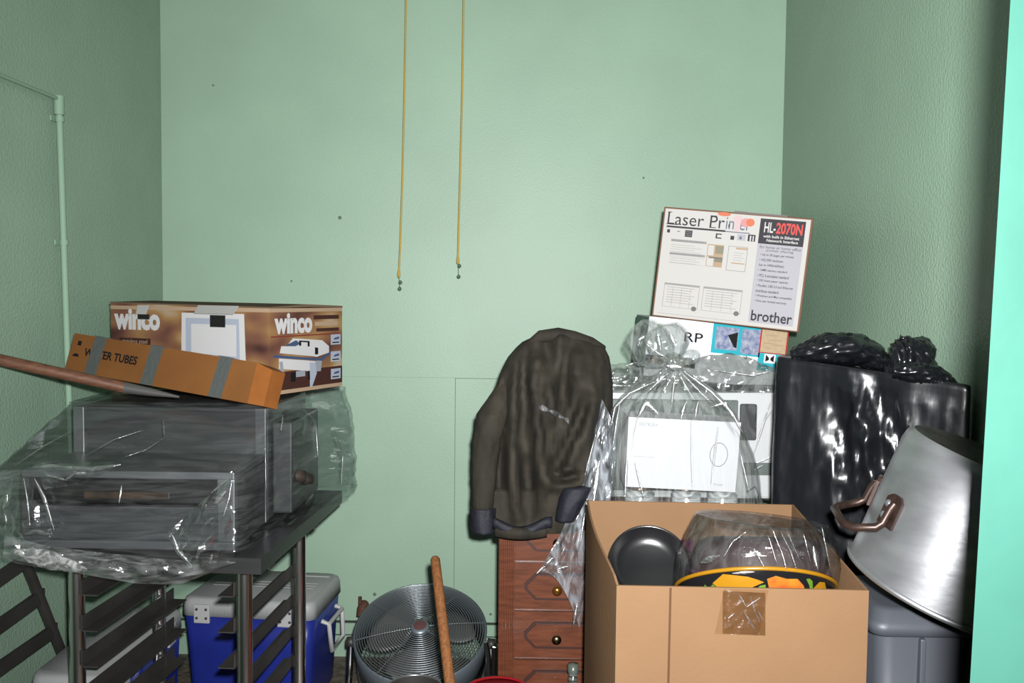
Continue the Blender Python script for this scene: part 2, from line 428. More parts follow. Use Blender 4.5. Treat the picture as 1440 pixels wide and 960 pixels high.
# side control box
MB().box((MX1, 2.62, z0 + .01), (MX1 + .06, 2.96, zt - .05), None, None, .006).build('side_box', sh, mc)
for (y, z) in ((2.68, 1.0), (2.78, .97)):
    MB().lathe([(0, .025), (.016, .025), (.02, 0)], None, 18, Matrix.Translation((MX1 + .06, y, z)) @ Matrix.Rotation(R(90), 4, 'Y')).build('knob', brown_d, mc)

# ---- the clear bag over it: a wrinkled loft around the machine
filmA = film('clear_bag_film', tint=(0.84, 0.86, 0.86), gloss=0.04, rough=0.09, haze=0.010, streak=(1.5, 2, 16), bump=0.10, bscale=6)
filmA2 = film('clear_bag_hem', tint=(0.78, 0.80, 0.80), gloss=0.07, rough=0.14, haze=0.05, streak=(2, 2, 9), bump=0.2, bscale=9)
bagA = thing('machine_bag', 'big crumpled clear plastic bag pulled over the countertop oven', 'plastic bag', (-1.03, 2.65, TZ))
rings = []
NZ = 64
for i in range(NZ + 1):
    t = i / NZ
    z = .835 + (1.236 - .835) * t
    lo = max(0.0, min(1.0, (z - 1.10) / .125))
    # footprint corners p00 near-left, p10 near-right, p11 far-right, p01 far-left
    yf = 2.252 + (2.535 - 2.252) * lo ** 1.1
    hang = max(0, (TZ - z) / .05)
    q0 = (MX0 - .04 + .03 * lo - .02 * (1 - lo) * math.sin(math.pi * min(1, max(0, (z - .9) / .2))), yf - .012 * hang)
    q1 = (MX1 + .02 + .012 * lo, yf + .03 * hang)
    q2 = (-.585 - .035 * lo, 3.06); q3 = (MX0 - .03, 3.06)
    ring = roundrect(0, 0, 1, 1, .045, z, 34)
    ring = warp_quad(ring, 0, 0, 1, 1, [(*q0, 0), (*q1, 0), (*q2, 0), (*q3, 0)])
    n = len(ring); out = []
    c = Vector((-1.03, 2.66, z))
    for k, p in enumerate(ring):
        dn = (p - c); dn.z = 0; dn.normalize()
        a = 2 * math.pi * k / n
        wv = .016 * crumple((p.x * 5 + z * 2.5, p.y * 5, z * 7)) + .006 * crumple((p.x * 14, p.y * 14, z * 18))
        # left pillow: loose air at the near left corner
        lf = math.exp(-((p.x - MX0 + .02) ** 2) / .01) * math.exp(-((z - .97) ** 2) / .008)
        pq = p + dn * (wv + .006) + Vector((-.05, -.02, 0)) * lf
        # loose folds towards the right rear
        rr = math.exp(-((p.y - 2.93) ** 2) / .02) if p.x > -.8 else 0
        pq += Vector((.03, 0, 0)) * rr * (1 - t) * (.6 + .6 * crumple((p.y * 9, z * 3, 1)))
        # hem: sags below the table edge at the middle of the front
        if z < TZ + .02:
            k2 = (TZ + .02 - z) / .06
            on_front = 1.0 if p.y < 2.30 else 0.0
            u = (p.x - MX0) / (MX1 - MX0)
            sag = on_front * math.sin(math.pi * min(1, max(0, u * .92 + .06))) ** .5
            pq.z += (1 - sag) * .045 * k2 * (1 if on_front else 1.0)
            if not on_front: pq.z = max(pq.z, TZ + .004 + .01 * (1 - k2))
            if on_front: pq.y -= .006 * k2
        if z >= TZ - .0: pq.z = max(pq.z, TZ + .003) if p.y > 2.30 else pq.z
        out.append(pq)
    rings.append(out)
# top
for s in (.92, .75, .5, .2):
    last = rings[NZ]; c = sum((p for p in last), Vector()) / len(last)
    rings.append([Vector((c.x + (p.x - c.x) * s, c.y + (p.y - c.y) * s, 1.237 + .004 * crumple((p.x * s * 8, p.y * s * 8, 3)))) for p in last])
MB().loft(rings).build('film', filmA, bagA)
# loose film ears at the near left and near right lower corners
def film_flap(name, fn, nu, nv, m, parent, facets=False):
    g = MB(); vs = [fn(i / nu, j / nv) for j in range(nv + 1) for i in range(nu + 1)]
    fs = [(j * (nu + 1) + i, j * (nu + 1) + i + 1, (j + 1) * (nu + 1) + i + 1, (j + 1) * (nu + 1) + i) for j in range(nv) for i in range(nu)]
    if facets:
        fs = [t for q in fs for t in ((q[0], q[1], q[2]), (q[0], q[2], q[3]))]
    return g.add(vs, fs, None, not facets).build(name, m, parent)
def ear_left(u, v):
    p = at(28, 660, 2.26) * (1 - u) * (1 - v) + at(85, 745, 2.24) * u * (1 - v) + at(-22, 742, 2.24) * (1 - u) * v + at(45, 780, 2.22) * u * v
    p.y += -.035 * math.sin(math.pi * u) * math.sin(math.pi * v) + .025 * crumple((u * 3, v * 3, 4)) - .01
    return p
film_flap('loose_film', ear_left, 9, 9, filmA, bagA, True)
def ear_right(u, v):
    p = at(326, 668, 2.25) * (1 - u) * (1 - v) + at(330, 790, 2.24) * u * (1 - v) + at(236, 748, 2.23) * (1 - u) * v + at(272, 806, 2.22) * u * v
    p.y += -.05 * math.sin(math.pi * u) * math.sin(math.pi * v) + .03 * crumple((u * 3.4, v * 2.6, 9)) - .006
    return p
film_flap('loose_film', ear_right, 9, 9, filmA, bagA, True)
def ear_top(u, v):
    p = at(48, 652, 2.26) * (1 - u) * (1 - v) + at(178, 648, 2.28) * u * (1 - v) + at(62, 688, 2.24) * (1 - u) * v + at(118, 680, 2.25) * u * v
    p.y += -.02 * math.sin(math.pi * u) * math.sin(math.pi * v) + .02 * crumple((u * 4, v * 2, 3)) - .006
    return p
film_flap('loose_film', ear_top, 8, 4, filmA, bagA, True)
HEM_T = [(6, 752), (60, 766), (120, 774), (190, 782), (260, 788), (330, 789)]
HEM_B = [(4, 784), (60, 795), (120, 808), (190, 820), (252, 822), (333, 791)]
def hem_strip(u, v):
    t = u * 5; k = min(int(t), 4); f = t - k
    xa, ya = [HEM_T[k][q] + (HEM_T[k + 1][q] - HEM_T[k][q]) * f for q in range(2)]; xb, yb = [HEM_B[k][q] + (HEM_B[k + 1][q] - HEM_B[k][q]) * f for q in range(2)]
    return at(xa + (xb - xa) * v, ya + (yb - ya) * v, 2.215 - .014 * math.sin(math.pi * v) + .016 * crumple((u * 7, v * 1.5, 2)) + .006 * crumple((u * 20, v * 4, 2)))
film_flap('hem_fold', hem_strip, 70, 10, filmA2, bagA)
# sharp standing creases in the film: narrow rounded ribs that catch the light
film_cr = film('film_crease', tint=(0.9, 0.91, 0.92), gloss=0.30, rough=0.2, haze=0.05, bump=0.25, bscale=30)
def crease(parent, pts, d, wpx, rise=.006, m=None):
    n = 5 * (len(pts) - 1); P = []
    df_ = d if callable(d) else (lambda x, y: d)
    for i in range(n + 1):
        t = i / n * (len(pts) - 1); k = min(int(t), len(pts) - 2); f = t - k
        x, y = [pts[k][q] + (pts[k + 1][q] - pts[k][q]) * f for q in range(2)]
        dx, dy = pts[k + 1][0] - pts[k][0], pts[k + 1][1] - pts[k][1]; L = math.hypot(dx, dy)
        w_ = wpx / 2 * (.25 + .75 * math.sin(math.pi * (i / n))) * (1 + .35 * crumple((i * .9, x * .1, y * .1)))
        row = []
        for j in range(7):
            a = (j / 6 - .5) * math.pi
            sx_, sy__ = x - dy / L * w_ * math.sin(a), y + dx / L * w_ * math.sin(a)
            row.append(at(sx_, sy__, df_(x, y) - rise * math.cos(a)))
        P.append(row)
    MB().loft(P, closed=False).build('film_crease', m or film_cr, parent)
for w_, *pts in ((4, (33, 672), (38, 700), (42, 738)), (6, (48, 672), (62, 700), (76, 745)), (8, (35, 751), (52, 747), (70, 751)), (6, (54, 657), (70, 655), (88, 656)), (7, (82, 656), (130, 660), (170, 653)),
                 (4, (64, 667), (93, 675), (110, 661)), (7, (4, 716), (9, 704), (10, 694)), (3, (229, 588), (231, 614)), (5, (171, 683), (167, 708)), (4, (296, 694), (312, 680), (324, 671)), (4, (326, 675), (322, 700), (312, 732)),
                 (9, (301, 708), (318, 690)), (7, (288, 737), (300, 727)), (8, (242, 752), (250, 775), (270, 795)), (4, (282, 768), (302, 748)), (12, (20, 771), (55, 781), (98, 794)), (4, (50, 792), (120, 807)), (1.6, (120, 641), (160, 618), (200, 605)), (1.6, (176, 642), (206, 632), (236, 612)), (2, (20, 655), (60, 628), (100, 606))):
    crease(bagA, pts, lambda x, y: 2.225 if y > 655 else 2.225 + (655 - y) / 85 * .27, w_)
film_w = film('hem_highlight_film', tint=(0.8, 0.8, 0.8), gloss=0.08, rough=0.25, haze=0.17, hcol=(.8, .8, .8), streak=(4, 4, 4), bump=0.2, bscale=14)  # hem highlight painted in as a milky white fold of film
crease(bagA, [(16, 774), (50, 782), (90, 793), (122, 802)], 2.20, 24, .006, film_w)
for w_, *pts in ((3, (373, 625), (374, 690)), (4, (444, 598), (447, 642)), (3, (398, 583), (395, 606)), (5, (430, 708), (441, 694)), (3, (408, 590), (418, 640), (412, 690)), (3, (470, 600), (482, 640), (480, 680)), (4, (425, 575), (440, 590), (452, 640))):
    crease(bagA, pts, lambda x, y: 2.52 + (x - 372) / 100 * .42, w_)

# ---- box with a chafing dish printed on it
def photo_mat(name, stops, sc=(5, 5, 9)):
    m = bpy.data.materials.new(name); m.use_nodes = True; nt = m.node_tree; b = nt.nodes['Principled BSDF']
    b.inputs['Roughness'].default_value = 0.6; b.inputs['Specular IOR Level'].default_value = .12
    tc = nt.nodes.new('ShaderNodeTexCoord'); mp = nt.nodes.new('ShaderNodeMapping'); mp.inputs['Scale'].default_value = sc
    n = nt.nodes.new('ShaderNodeTexNoise'); n.inputs['Scale'].default_value = 1.3; n.inputs['Detail'].default_value = 1.5; n.inputs['Roughness'].default_value = .4
    rp = nt.nodes.new('ShaderNodeValToRGB')
    nt.links.new(tc.outputs['Object'], mp.inputs[0]); nt.links.new(mp.outputs[0], n.inputs['Vector']); nt.links.new(n.outputs['Fac'], rp.inputs[0]); nt.links.new(rp.outputs[0], b.inputs['Base Color'])
    e = rp.color_ramp.elements
    stops = [(p, tuple(c * ALB for c in k)) for p, k in stops]
    e[0].position, e[0].color = stops[0][0], (*stops[0][1], 1); e[1].position, e[1].color = stops[-1][0], (*stops[-1][1], 1)
    for p, c in stops[1:-1]: x = e.new(p); x.color = (*c, 1)
    MATS[name] = m; return m
print_bg = photo_mat('brown_photo_print', [(.3, (.05, .022, .02)), (.42, (.17, .075, .05)), (.52, (.24, .12, .06)), (.62, (.34, .20, .08)), (.72, (.42, .32, .22))])
white_p = mat('white_print', (0.6, 0.6, 0.6), 0.4); grey_p = mat('grey_print', (0.30, 0.32, 0.36), 0.4); blue_p = mat('blue_grey_print', (0.06, 0.09, 0.17), 0.4)
ltblue_p = mat('pale_blue_print', (0.38, 0.42, 0.5), 0.4); black_p = mat('black_print', (0.012, 0.012, 0.012), 0.5); shrimp = mat('shrimp_print', (0.36, 0.07, 0.03), 0.5, var=0.6, vscale=60, col2=(.5, .2, .1))
brown_p = mat('dark_brown_print', (0.06, 0.025, 0.02), 0.4); cream_p = mat('cream_print', (0.42, 0.30, 0.2), 0.4); red_line = mat('red_brown_print', (0.2, 0.04, 0.03), 0.4)
kraft_in = mat('raw_cardboard', (0.16, 0.11, 0.07), 0.85)
wz = 1.247
phi = R(25)
fd = Vector((-math.cos(phi), math.sin(phi), 0)); sd = Vector((math.sin(phi), math.cos(phi), 0))
WC = Vector((-.765, 2.655, 0)); WW, WD, WH = .675, .36, .275
wbx = thing('chafing_dish_box', 'printed retail carton for a chafing dish, torn hand holes, atop the bagged oven', 'box', (WC.x - .2, WC.y + .25, wz))
def wq(a, b, z): return WC + fd * a + sd * b + Vector((0, 0, z))
b = MB()
b.hexa([wq(WW, 0, wz), wq(0, 0, wz), wq(0, WD, wz), wq(WW, WD, wz), wq(WW, 0, wz + WH - .004), wq(0, 0, wz + WH - .012), wq(0, WD, wz + WH - .012), wq(WW, WD, wz + WH - .004)], print_bg)
b.build('carton', None, wbx)
b = MB(); b.hexa([wq(WW + .002, -.002, wz + WH - .004), wq(-.002, -.002, wz + WH - .012), wq(-.002, WD / 2 - .002, wz + WH - .009), wq(WW + .002, WD / 2 - .002, wz + WH - .004),
        wq(WW + .002, -.002, wz + WH), wq(-.002, -.002, wz + WH - .008), wq(-.002, WD / 2 - .002, wz + WH - .0), wq(WW + .002, WD / 2 - .002, wz + WH + .004)])
b.build('top_flap', kraft_in, wbx)
b = MB(); b.hexa([wq(WW + .002, WD / 2, wz + WH - .004), wq(-.002, WD / 2, wz + WH - .009), wq(-.002, WD, wz + WH - .012), wq(WW + .002, WD, wz + WH - .004),
        wq(WW + .002, WD / 2, wz + WH + .004), wq(-.002, WD / 2, wz + WH), wq(-.002, WD, wz + WH - .006), wq(WW + .002, WD, wz + WH)])
b.build('top_flap', kraft_in, wbx)
# front print: local u from the left end
ff = Face(wq(WW, 0, wz), -fd * WW, Vector((0, 0, WH - .012)))
def heavy_logo(f, u0, v0, u1, v1, m):
    f.text('winco', u0, v0, u1, v1, m, 2, bold=.05)
ff.rect(0.0, .955, 1, 1, cream_p)
heavy_logo(ff, .025, .70, .335, .965, white_p)
ff.rect(.06, .52, .27, .60, brown_p, 0); ff.text('stainless steel', .08, .535, .25, .585, cream_p, 2)
ff.poly([(.47, .30), (.435, .22), (.88, .16), (.865, .30), (.855, .93), (.475, .93)], white_p, 1)
ff.poly([(.50, .40), (.83, .38), (.825, .87), (.50, .87)], ltblue_p, 2)
ff.poly([(.535, .45), (.81, .43), (.81, .80), (.535, .80)], white_p, 3)
ff.poly([(.45, .20), (.46, .31), (.54, .33), (.56, .37), (.585, .33), (.67, .31), (.72, .33), (.78, .31), (.80, .355), (.825, .31), (.87, .26), (.87, .14)], shrimp, 4)
ff.build('front_print', wbx)
def hole(u0, v0, u1, v1):
    hm = MB()
    p0 = wq(WW * (1 - u0), -.003, wz + WH * v0); 
    hm.hexa([wq(WW * (1 - u0), -.0035, wz + WH * v0), wq(WW * (1 - u1), -.0035, wz + WH * v0), wq(WW * (1 - u1), .01, wz + WH * v0), wq(WW * (1 - u0), .01, wz + WH * v0),
             wq(WW * (1 - u0), -.0035, wz + WH * v1), wq(WW * (1 - u1), -.0035, wz + WH * v1), wq(WW * (1 - u1), .01, wz + WH * v1), wq(WW * (1 - u0), .01, wz + WH * v1)])
    hm.build('hand_hole', blackm, wbx)
hole(.19, .80, .265, .86); hole(.655, .735, .745, .87)
tear = mat('torn_paper', (0.45, 0.45, 0.43), 0.8)
for (u0, v0, u1, v1, o) in ((.195, .86, .27, .965, .012), (.585, .885, .83, .975, .022)):
    tm = MB(); tm.add([wq(WW * (1 - u0), -.004, wz + WH * v1), wq(WW * (1 - u1), -.004, wz + WH * v1), wq(WW * (1 - u1), -.006 - o, wz + WH * v0), wq(WW * (1 - u0 - .01), -.006 - o, wz + WH * v0)], [(0, 1, 2, 3)]); tm.build('torn_flap', tear, wbx, solid=.0015)
# side print
fs = Face(wq(0, 0, wz), sd * WD, Vector((0, 0, WH - .012)))
fs.rect(0, .955, 1, 1, cream_p); fs.rect(.02, .665, .98, .68, red_line)
heavy_logo(fs, .06, .70, .56, .945, white_p)
fs.rect(.58, .86, .95, .91, brown_p); fs.rect(.60, .78, .93, .83, cream_p); fs.rect(.62, .71, .95, .75, brown_p)
fs.rect(.0, .03, 1, .26, brown_p); fs.rect(.0, 0, 1, .045, cream_p, 1)
fs.poly([(.16, .50), (.30, .645), (.70, .60), (.80, .52), (.80, .44), (.62, .40)], white_p, 1)         # lid
fs.poly([(.15, .50), (.22, .575), (.34, .62), (.40, .575), (.28, .53)], blue_p, 2)
fs.poly([(.13, .48), (.64, .40), (.63, .53), (.15, .56)], white_p, 3); fs.poly([(.595, .43), (.64, .43), (.64, .51), (.595, .52)], black_p, 4)
fs.poly([(.38, .55), (.38, .615), (.52, .60), (.52, .535), (.495, .535), (.495, .585), (.405, .595), (.405, .55)], black_p, 4)
fs.poly([(.04, .435), (.70, .345), (.82, .43), (.82, .455), (.68, .375), (.06, .465)], blue_p, 5)
fs.poly([(.12, .42), (.60, .35), (.60, .22), (.12, .30)], white_p, 2); fs.poly([(.60, .35), (.70, .37), (.68, .22), (.60, .22)], grey_p, 2)
fs.poly([(.52, .34), (.60, .33), (.62, .20), (.555, .04), (.53, .04)], ltblue_p, 4); fs.poly([(.12, .38), (.16, .38), (.18, .23), (.14, .22)], grey_p, 4)
for u in (.27, .50): fs.rect(u, .13, u + .06, .24, black_p, 3)
fs.rect(.34, .18, .46, .25, grey_p, 3)
for v in (.535, .32, .10):
    fs.rect(.83, v, .975, v + .13, ltblue_p, 1); fs.rect(.85, v + .02, .95, v + .035, black_p, 2); fs.poly([(.87, v + .06), (.95, v + .07), (.95, v + .1), (.88, v + .085)], blue_p, 2)
fs.build('side_face', wbx)

# ---- long slim box, taped
kraft2 = mat('orange_cardboard', (0.21, 0.088, 0.027), 0.75, var=0.12, vscale=6)
kraft2e = mat('orange_cardboard_end', (0.30, 0.105, 0.026), 0.7, var=0.15, vscale=12)
tape_g = mat('grey_duct_tape', (0.085, 0.095, 0.09), 0.5, bump=0.3, bscale=60)
lb_l0, lb_r0 = at(91, 520, 2.72), at(348, 567, 2.47)       # lower front edge
lb_l1, lb_r1 = at(104, 468, 2.745), at(362, 513, 2.50)     # upper front edge
lx = (lb_r0 - lb_l0); up_ = (lb_l1 - lb_l0); lx_n = lx.normalized()
up_ = up_ - lx_n * up_.dot(lx_n); dep = lx_n.cross(up_).normalized() * -1
if dep.y < 0: dep = -dep
DW = .085
lb = thing('slim_carton', 'long slim orange cardboard carton with grey tape, leaning on the chafing dish box', 'box', tuple(lb_l0 + lx * .5))
c = [lb_l0, lb_r0, lb_r0 + dep * DW, lb_l0 + dep * DW]
MB().hexa(c + [p + up_ for p in c]).build('carton', kraft2, lb)
e0 = lb_r0; tipv = lx_n * .05 + dep * .055
MB().hexa([e0, e0 + lx_n * .055 - dep * .0, e0 + lx_n * .055 + dep * DW * .75, e0 + dep * DW,
           e0 + up_, e0 + up_ * .88 + lx_n * .055, e0 + up_ * .9 + lx_n * .055 + dep * DW * .75, e0 + up_ + dep * DW]).build('end_flap', kraft2e, lb)
lf = Face(lb_l0, lx, up_)
lf.text('WATER TUBES', .085, .44, .39, .66, black_p, 1, bold=.03)
lf.build('lettering', lb); lf = Face(lb_l0, lx, up_)
lf.rect(.035, .70, .055, .82, black_p, 1); lf.poly([(.02, .40), (.06, .40), (.05, .48), (.03, .47)], black_p, 1)
lf.build('handling_mark', lb)
for i, u in enumerate((.115, .435, .80)):
    tmb = MB(); w_ = .066
    s0 = lb_l0 + lx * u; 
    f0 = -dep * .0015
    pts = [s0 + f0, s0 + up_ * 1.0 + f0 + up_ * .02, s0 + up_ * 1.02 + dep * .03]
    for a, bb_ in ((0, 1), (1, 2)):
        n_ = f0.normalized() * .0012
        sl = lx * .02
        q0, q1 = pts[a] - (sl if a else 0 * sl), pts[bb_]
        tmb.add([pts[a], pts[a] + lx * w_, pts[bb_] + lx * (w_ + (.012 if a == 0 else 0.012)), pts[bb_] + lx * .012], [(0, 1, 2, 3), (3, 2, 1, 0)][:1])
    tmb.build('tape', tape_g, lb, solid=.001)
# ---- wooden pole with a steel ferrule lying under it
wood_br = mat('brown_stained_wood', (0.16, 0.07, 0.04), 0.45, var=0.35, vscale=5, stretch=(3, 20, 20))
wood_st = mat('old_wood_handle', (0.24, 0.095, 0.032), 0.5, var=0.35, vscale=7, stretch=(20, 20, 2))
pr0 = at(176, 545, 2.52); pr1 = at(252, 558, 2.50)
pl = at(-8, 504, 2.45)
v = (pl - pr0); 
k = (LEFT + .016 - pr0.x) / v.x
pend = pr0 + v * k
po = thing('mop_pole', 'brown wooden pole with a flattened metal end, lying under the slim carton', 'pole', tuple(pr0))
MB().tube([pend, pr0], .0165, n=16).build('shaft', wood_br, po)
MB().tube([pr0, pr0 + (pr1 - pr0) * .5, pr1], [.0165, .011, .003], n=16).build('ferrule', mat('zinc', (0.35, 0.33, 0.33), 0.35, 0.8), po)

# ---- rack leaning at the left wall, under the table height
rk = thing('slatted_rack', 'dark metal slatted rack with a slanted rail leaning against left wall', 'rack', (LEFT + .1, 2.7, 0))
ra = wl(34, 785, .075); rb = wl(104, 960, .075); rdn = rb + (rb - ra) * .75
rdn = ra + (rb - ra) * ((ra.z - .02) / (ra.z - rb.z))
MB().tube([ra, rdn], .019, n=4).build('slanted_rail', steel_dark, rk)
for (x0_, y0_, x1_, y1_) in ((-40, 838, 40, 783), (-40, 905, 58, 836), (-40, 965, 76, 884), (-40, 1035, 95, 935)):
    a = wl(x1_, y1_, .07); b_ = wl(x0_, y0_, .07)
    d_ = (b_ - a).normalized()
    M = Matrix.Translation(a)
    up2 = Vector((0, 0, 1)); h = .021
    MB().hexa([a + Vector((0, 0, -h)), a + Vector((.012, 0, -h)), b_ + Vector((.012, 0, -h)), b_ + Vector((0, 0, -h)), a + Vector((0, 0, h)), a + Vector((.012, 0, h)), b_ + Vector((.012, 0, h)), b_ + Vector((0, 0, h))]).build('slat', steel_dark, rk)

# ---- coolers
blue = mat('cooler_blue', (0.018, 0.032, 0.27), 0.35, bump=0.12, bscale=12, var=0.15, vscale=3)
lidw = mat('cooler_lid_grey_white', (0.40, 0.41, 0.41), 0.5, bump=0.15, bscale=160)
plw = mat('white_plastic', (0.5, 0.5, 0.5), 0.4)
def cooler(name, label, loc, rz, W, D, H, handle_side):
    t = thing(name, label, 'cooler', loc, (0, 0, rz), group='blue and white picnic coolers')
    M = Matrix.Translation(loc) @ Matrix.Rotation(rz, 4, 'Z')
    LH = .065
    rings_ = []
    for z, s in ((0, .90), (.01, .92), (H * .55, .965), (H - LH - .004, 1.0)):
        rings_.append([M @ p for p in roundrect(-W / 2 * s, -D / 2 * s, W / 2 * s, D / 2 * s, .035, z, 3)])
    MB().loft(rings_, cap0=True, cap1=True).build('body', blue, t)
    rings_ = []
    for z, s in ((H - LH, .99), (H - LH, 1.03), (H - .02, 1.02), (H - .006, 1.0), (H, .96)):
        rings_.append([M @ p for p in roundrect(-W / 2 * s, -D / 2 * s, W / 2 * s, D / 2 * s, .04, z, 3)])
    lid = MB().loft(rings_, cap0=True, cap1=True).build('lid', lidw, t)
    g = MB()
    for y in (-.06, .02, .1): g.box((-W * .40, D * y, H - .001), (W * .40, D * y + .006, H + .002), None, M)
    g.box((W * .10, D * .34, H - .001), (W * .44, D * .345, H + .004), None, M)
    g.build('lid_rib', lidw, lid)
    for x in (-W * .40, W * .24):
        hg = MB().box((x, -D / 2 * 1.03 - .006, H - LH - .025), (x + .06, -D / 2 * 1.0, H - .02), None, M, .003).build('hinge', plw, t)
        for dx in (.012, .048):
            for dz in (-.012, -.045): MB().lathe([(0, .003), (.005, .002), (.005, 0)], None, 10, M @ Matrix.Translation((x + dx, -D / 2 * 1.03 - .006, H - LH + .04 + dz)) @ Matrix.Rotation(R(90), 4, 'X')).build('screw', steel_dark, hg)
    if handle_side:
        s = handle_side; xw = s * W / 2 * 1.02
        hp = [(xw, -.085, H - LH - .035), (xw + s * .028, -.085, H - LH - .045), (xw + s * .035, -.075, H - LH - .15), (xw + s * .035, .075, H - LH - .15), (xw + s * .028, .085, H - LH - .045), (xw, .085, H - LH - .035)]
        MB().tube([M @ Vector(p) for p in hp], .009, n=8).build('handle', plw, t)
        MB().tube([M @ Vector((xw + s * .028, -.085, H - LH - .045)), M @ Vector((xw + s * .028, .085, H - LH - .045))], .009, n=8).build('handle', plw, t)
    return t
cooler('picnic_cooler', 'blue cooler with a grey white lid and side handle under the steel table', (-1.00, 3.40, 0), R(-5), .50, .36, .42, 1)
cooler('picnic_cooler', 'blue cooler half hidden behind tray slides, lengthwise against left wall', (-1.315, 2.80, 0), R(91), .58, .235, .44, 0)

# ================================================================ MIDDLE: FAN, STICK, BUCKET
wire_m = mat('galvanised_wire', (0.30, 0.33, 0.35), 0.35, 0.8)
fan_grey = mat('fan_grey_metal', (0.26, 0.31, 0.35), 0.4, 0.6)
blade_m = mat('fan_blade', (0.16, 0.16, 0.155), 0.45, 0.3)
fc = at(591, 887, 3.18)
fa = thing('floor_fan', 'round floor fan with a galvanised wire guard, tipped back facing up', 'fan', (fc.x, 3.18, 0))
FM = Matrix.Translation(fc) @ Matrix.Rotation(R(25), 4, 'X')      # local z is the air direction, tipped to the camera
FR = .238
gm = MB()
for k in range(24):
    r = .034 + (FR - .034) * k / 23.0
    zz = .022 * (1 - (r / FR) ** 2)
    gm.tube([(r * math.cos(2 * math.pi * i / 56), r * math.sin(2 * math.pi * i / 56), zz) for i in range(56)], .0021 if k < 23 else .004, n=5, closed=True, M=FM)
g_o = gm.build('guard_rings', wire_m, fa); g_o['kind'] = 'stuff'
for k in range(8):
    a = 2 * math.pi * k / 8 + .2
    MB().tube([(r * math.cos(a), r * math.sin(a), .0235 * (1 - (r / FR) ** 2) - .003) for r in (.03, .08, .13, .19, FR)], .002, n=6, M=FM).build('guard_spoke', wire_m, fa)
MB().lathe([(0, .030), (.03, .028), (.036, .022), (.036, .018)], None, 28, FM).build('guard_badge', fan_grey, fa)
MB().lathe([(0, .034), (.012, .033), (.024, .030)], None, 28, FM).build('badge_label', mat('faded_red', (.12, .05, .05), .5), fa)
MB().lathe([(FR, .004), (FR + .006, .0), (FR + .002, -.05), (FR * .99, -.15), (FR * .97, -.15), (FR - .006, -.05), (FR - .004, .0), (FR, .004)], None, 64, FM).build('drum', fan_grey, fa)
MB().lathe([(0, -.055), (.05, -.055), (.06, -.07), (.06, -.13), (0, -.14)], None, 28, FM).build('motor', steel_dark, fa)
for k in range(3):
    bl = MB(); nu, nv = 8, 8; vsb = []
    for i in range(nu + 1):
        r = .05 + (.20 - .05) * i / nu
        for j in range(nv + 1):
            a = 2 * math.pi * k / 3 + .55 + (j / nv - .5) * (1.15 + .35 * math.sin(math.pi * i / nu))
            vsb.append((r * math.cos(a), r * math.sin(a), -.05 - .045 * (j / nv - .5)))
    fsb = [(i * (nv + 1) + j, i * (nv + 1) + j + 1, (i + 1) * (nv + 1) + j + 1, (i + 1) * (nv + 1) + j) for i in range(nu) for j in range(nv)]
    bl.add(vsb, fsb, None, True, FM).build('blade', blade_m, fa, solid=.002)
gb = MB()
for k in range(12):
    r = .03 + (FR - .03) * k / 11.0
    gb.tube([(r * math.cos(2 * math.pi * i / 40), r * math.sin(2 * math.pi * i / 40), -.15) for i in range(40)], .0016, n=4, closed=True, M=FM)
o = gb.build('rear_guard', wire_m, fa); o['kind'] = 'stuff'
chrome = mat('chrome_tube', (0.6, 0.6, 0.6), 0.18, 1.0)
for s in (-1, 1):
    pv = FM @ Vector((s * (FR + .008), 0, -.06)); x = pv.x + s * .012
    MB().tube([(x, pv.y + .0, pv.z), (x, pv.y - .02, .20), (x, pv.y - .10, .016), (x, pv.y + .22, .016)], .012, n=12).build('stand_tube', chrome, fa)
    MB().lathe([(0, .03), (.018, .028), (.022, 0), (0, -.004)], None, 16, Matrix.Translation(pv) @ Matrix.Rotation(R(90 * s), 4, 'Y')).build('pivot_knob', steel_dark, fa)

# broom-like stick
s_top = at(612, 787, 2.52); s_bot = at(634, 975, 2.22)
dv = (s_bot - s_top); foot = s_top + dv * (s_top.z / (s_top.z - s_bot.z)); foot.z = .015
n_ = 14; P = [s_top + Vector((0, 0, .0)) + (foot - s_top) * (i / n_) for i in range(n_ + 1)]
tp = (s_top - foot).normalized()
so = thing('tool_handle', 'worn round wooden tool handle standing in front of the fan', 'stick', tuple(foot))
MB().tube([s_top + tp * .010, s_top + tp * .008, s_top + tp * .001] + P[1:], [.004, .010, .0138] + [.0140 + .001 * i / n_ for i in range(1, n_ + 1)], n=18).build('shaft', wood_st, so)
# red bucket upside down and dark can
red = mat('red_plastic', (0.30, 0.006, 0.012), 0.35)
bk_c = at(700, 977, 2.50)
t = thing('red_bucket', 'upturned red plastic bucket between the tool handle and the dresser', 'bucket', (bk_c.x, 2.50, 0))
zt_ = bk_c.z + .012
MB().lathe([(0, zt_), (.10, zt_ - .004), (.122, zt_ - .02), (.128, zt_ - .04), (.15, .03), (.158, .03), (.158, 0), (.148, 0)], None, 48, Matrix.Translation((bk_c.x, 2.50, 0))).build('shell', red, t)
MB().lathe([(.088, zt_ - .001), (.092, zt_ + .003), (.098, zt_ + .002), (.10, zt_ - .004)], None, 48, Matrix.Translation((bk_c.x, 2.50, 0))).build('base_ring', red, t)
cn = at(583, 965, 2.66); hcan = cn.z
t = thing('dark_can', 'dark open can with a shiny rim in front of the fan', 'can', (cn.x, 2.66, 0))
MB().lathe([(0, .002), (.083, .002), (.083, hcan), (.079, hcan), (.079, .01), (0, .01)], None, 48, Matrix.Translation((cn.x, 2.66, 0))).build('wall', steel_dark, t)
MB().tube([(cn.x + .082 * math.cos(2 * math.pi * i / 48), 2.66 + .082 * math.sin(2 * math.pi * i / 48), hcan) for i in range(48)], .004, n=8, closed=True).build('rim', sh2, t)
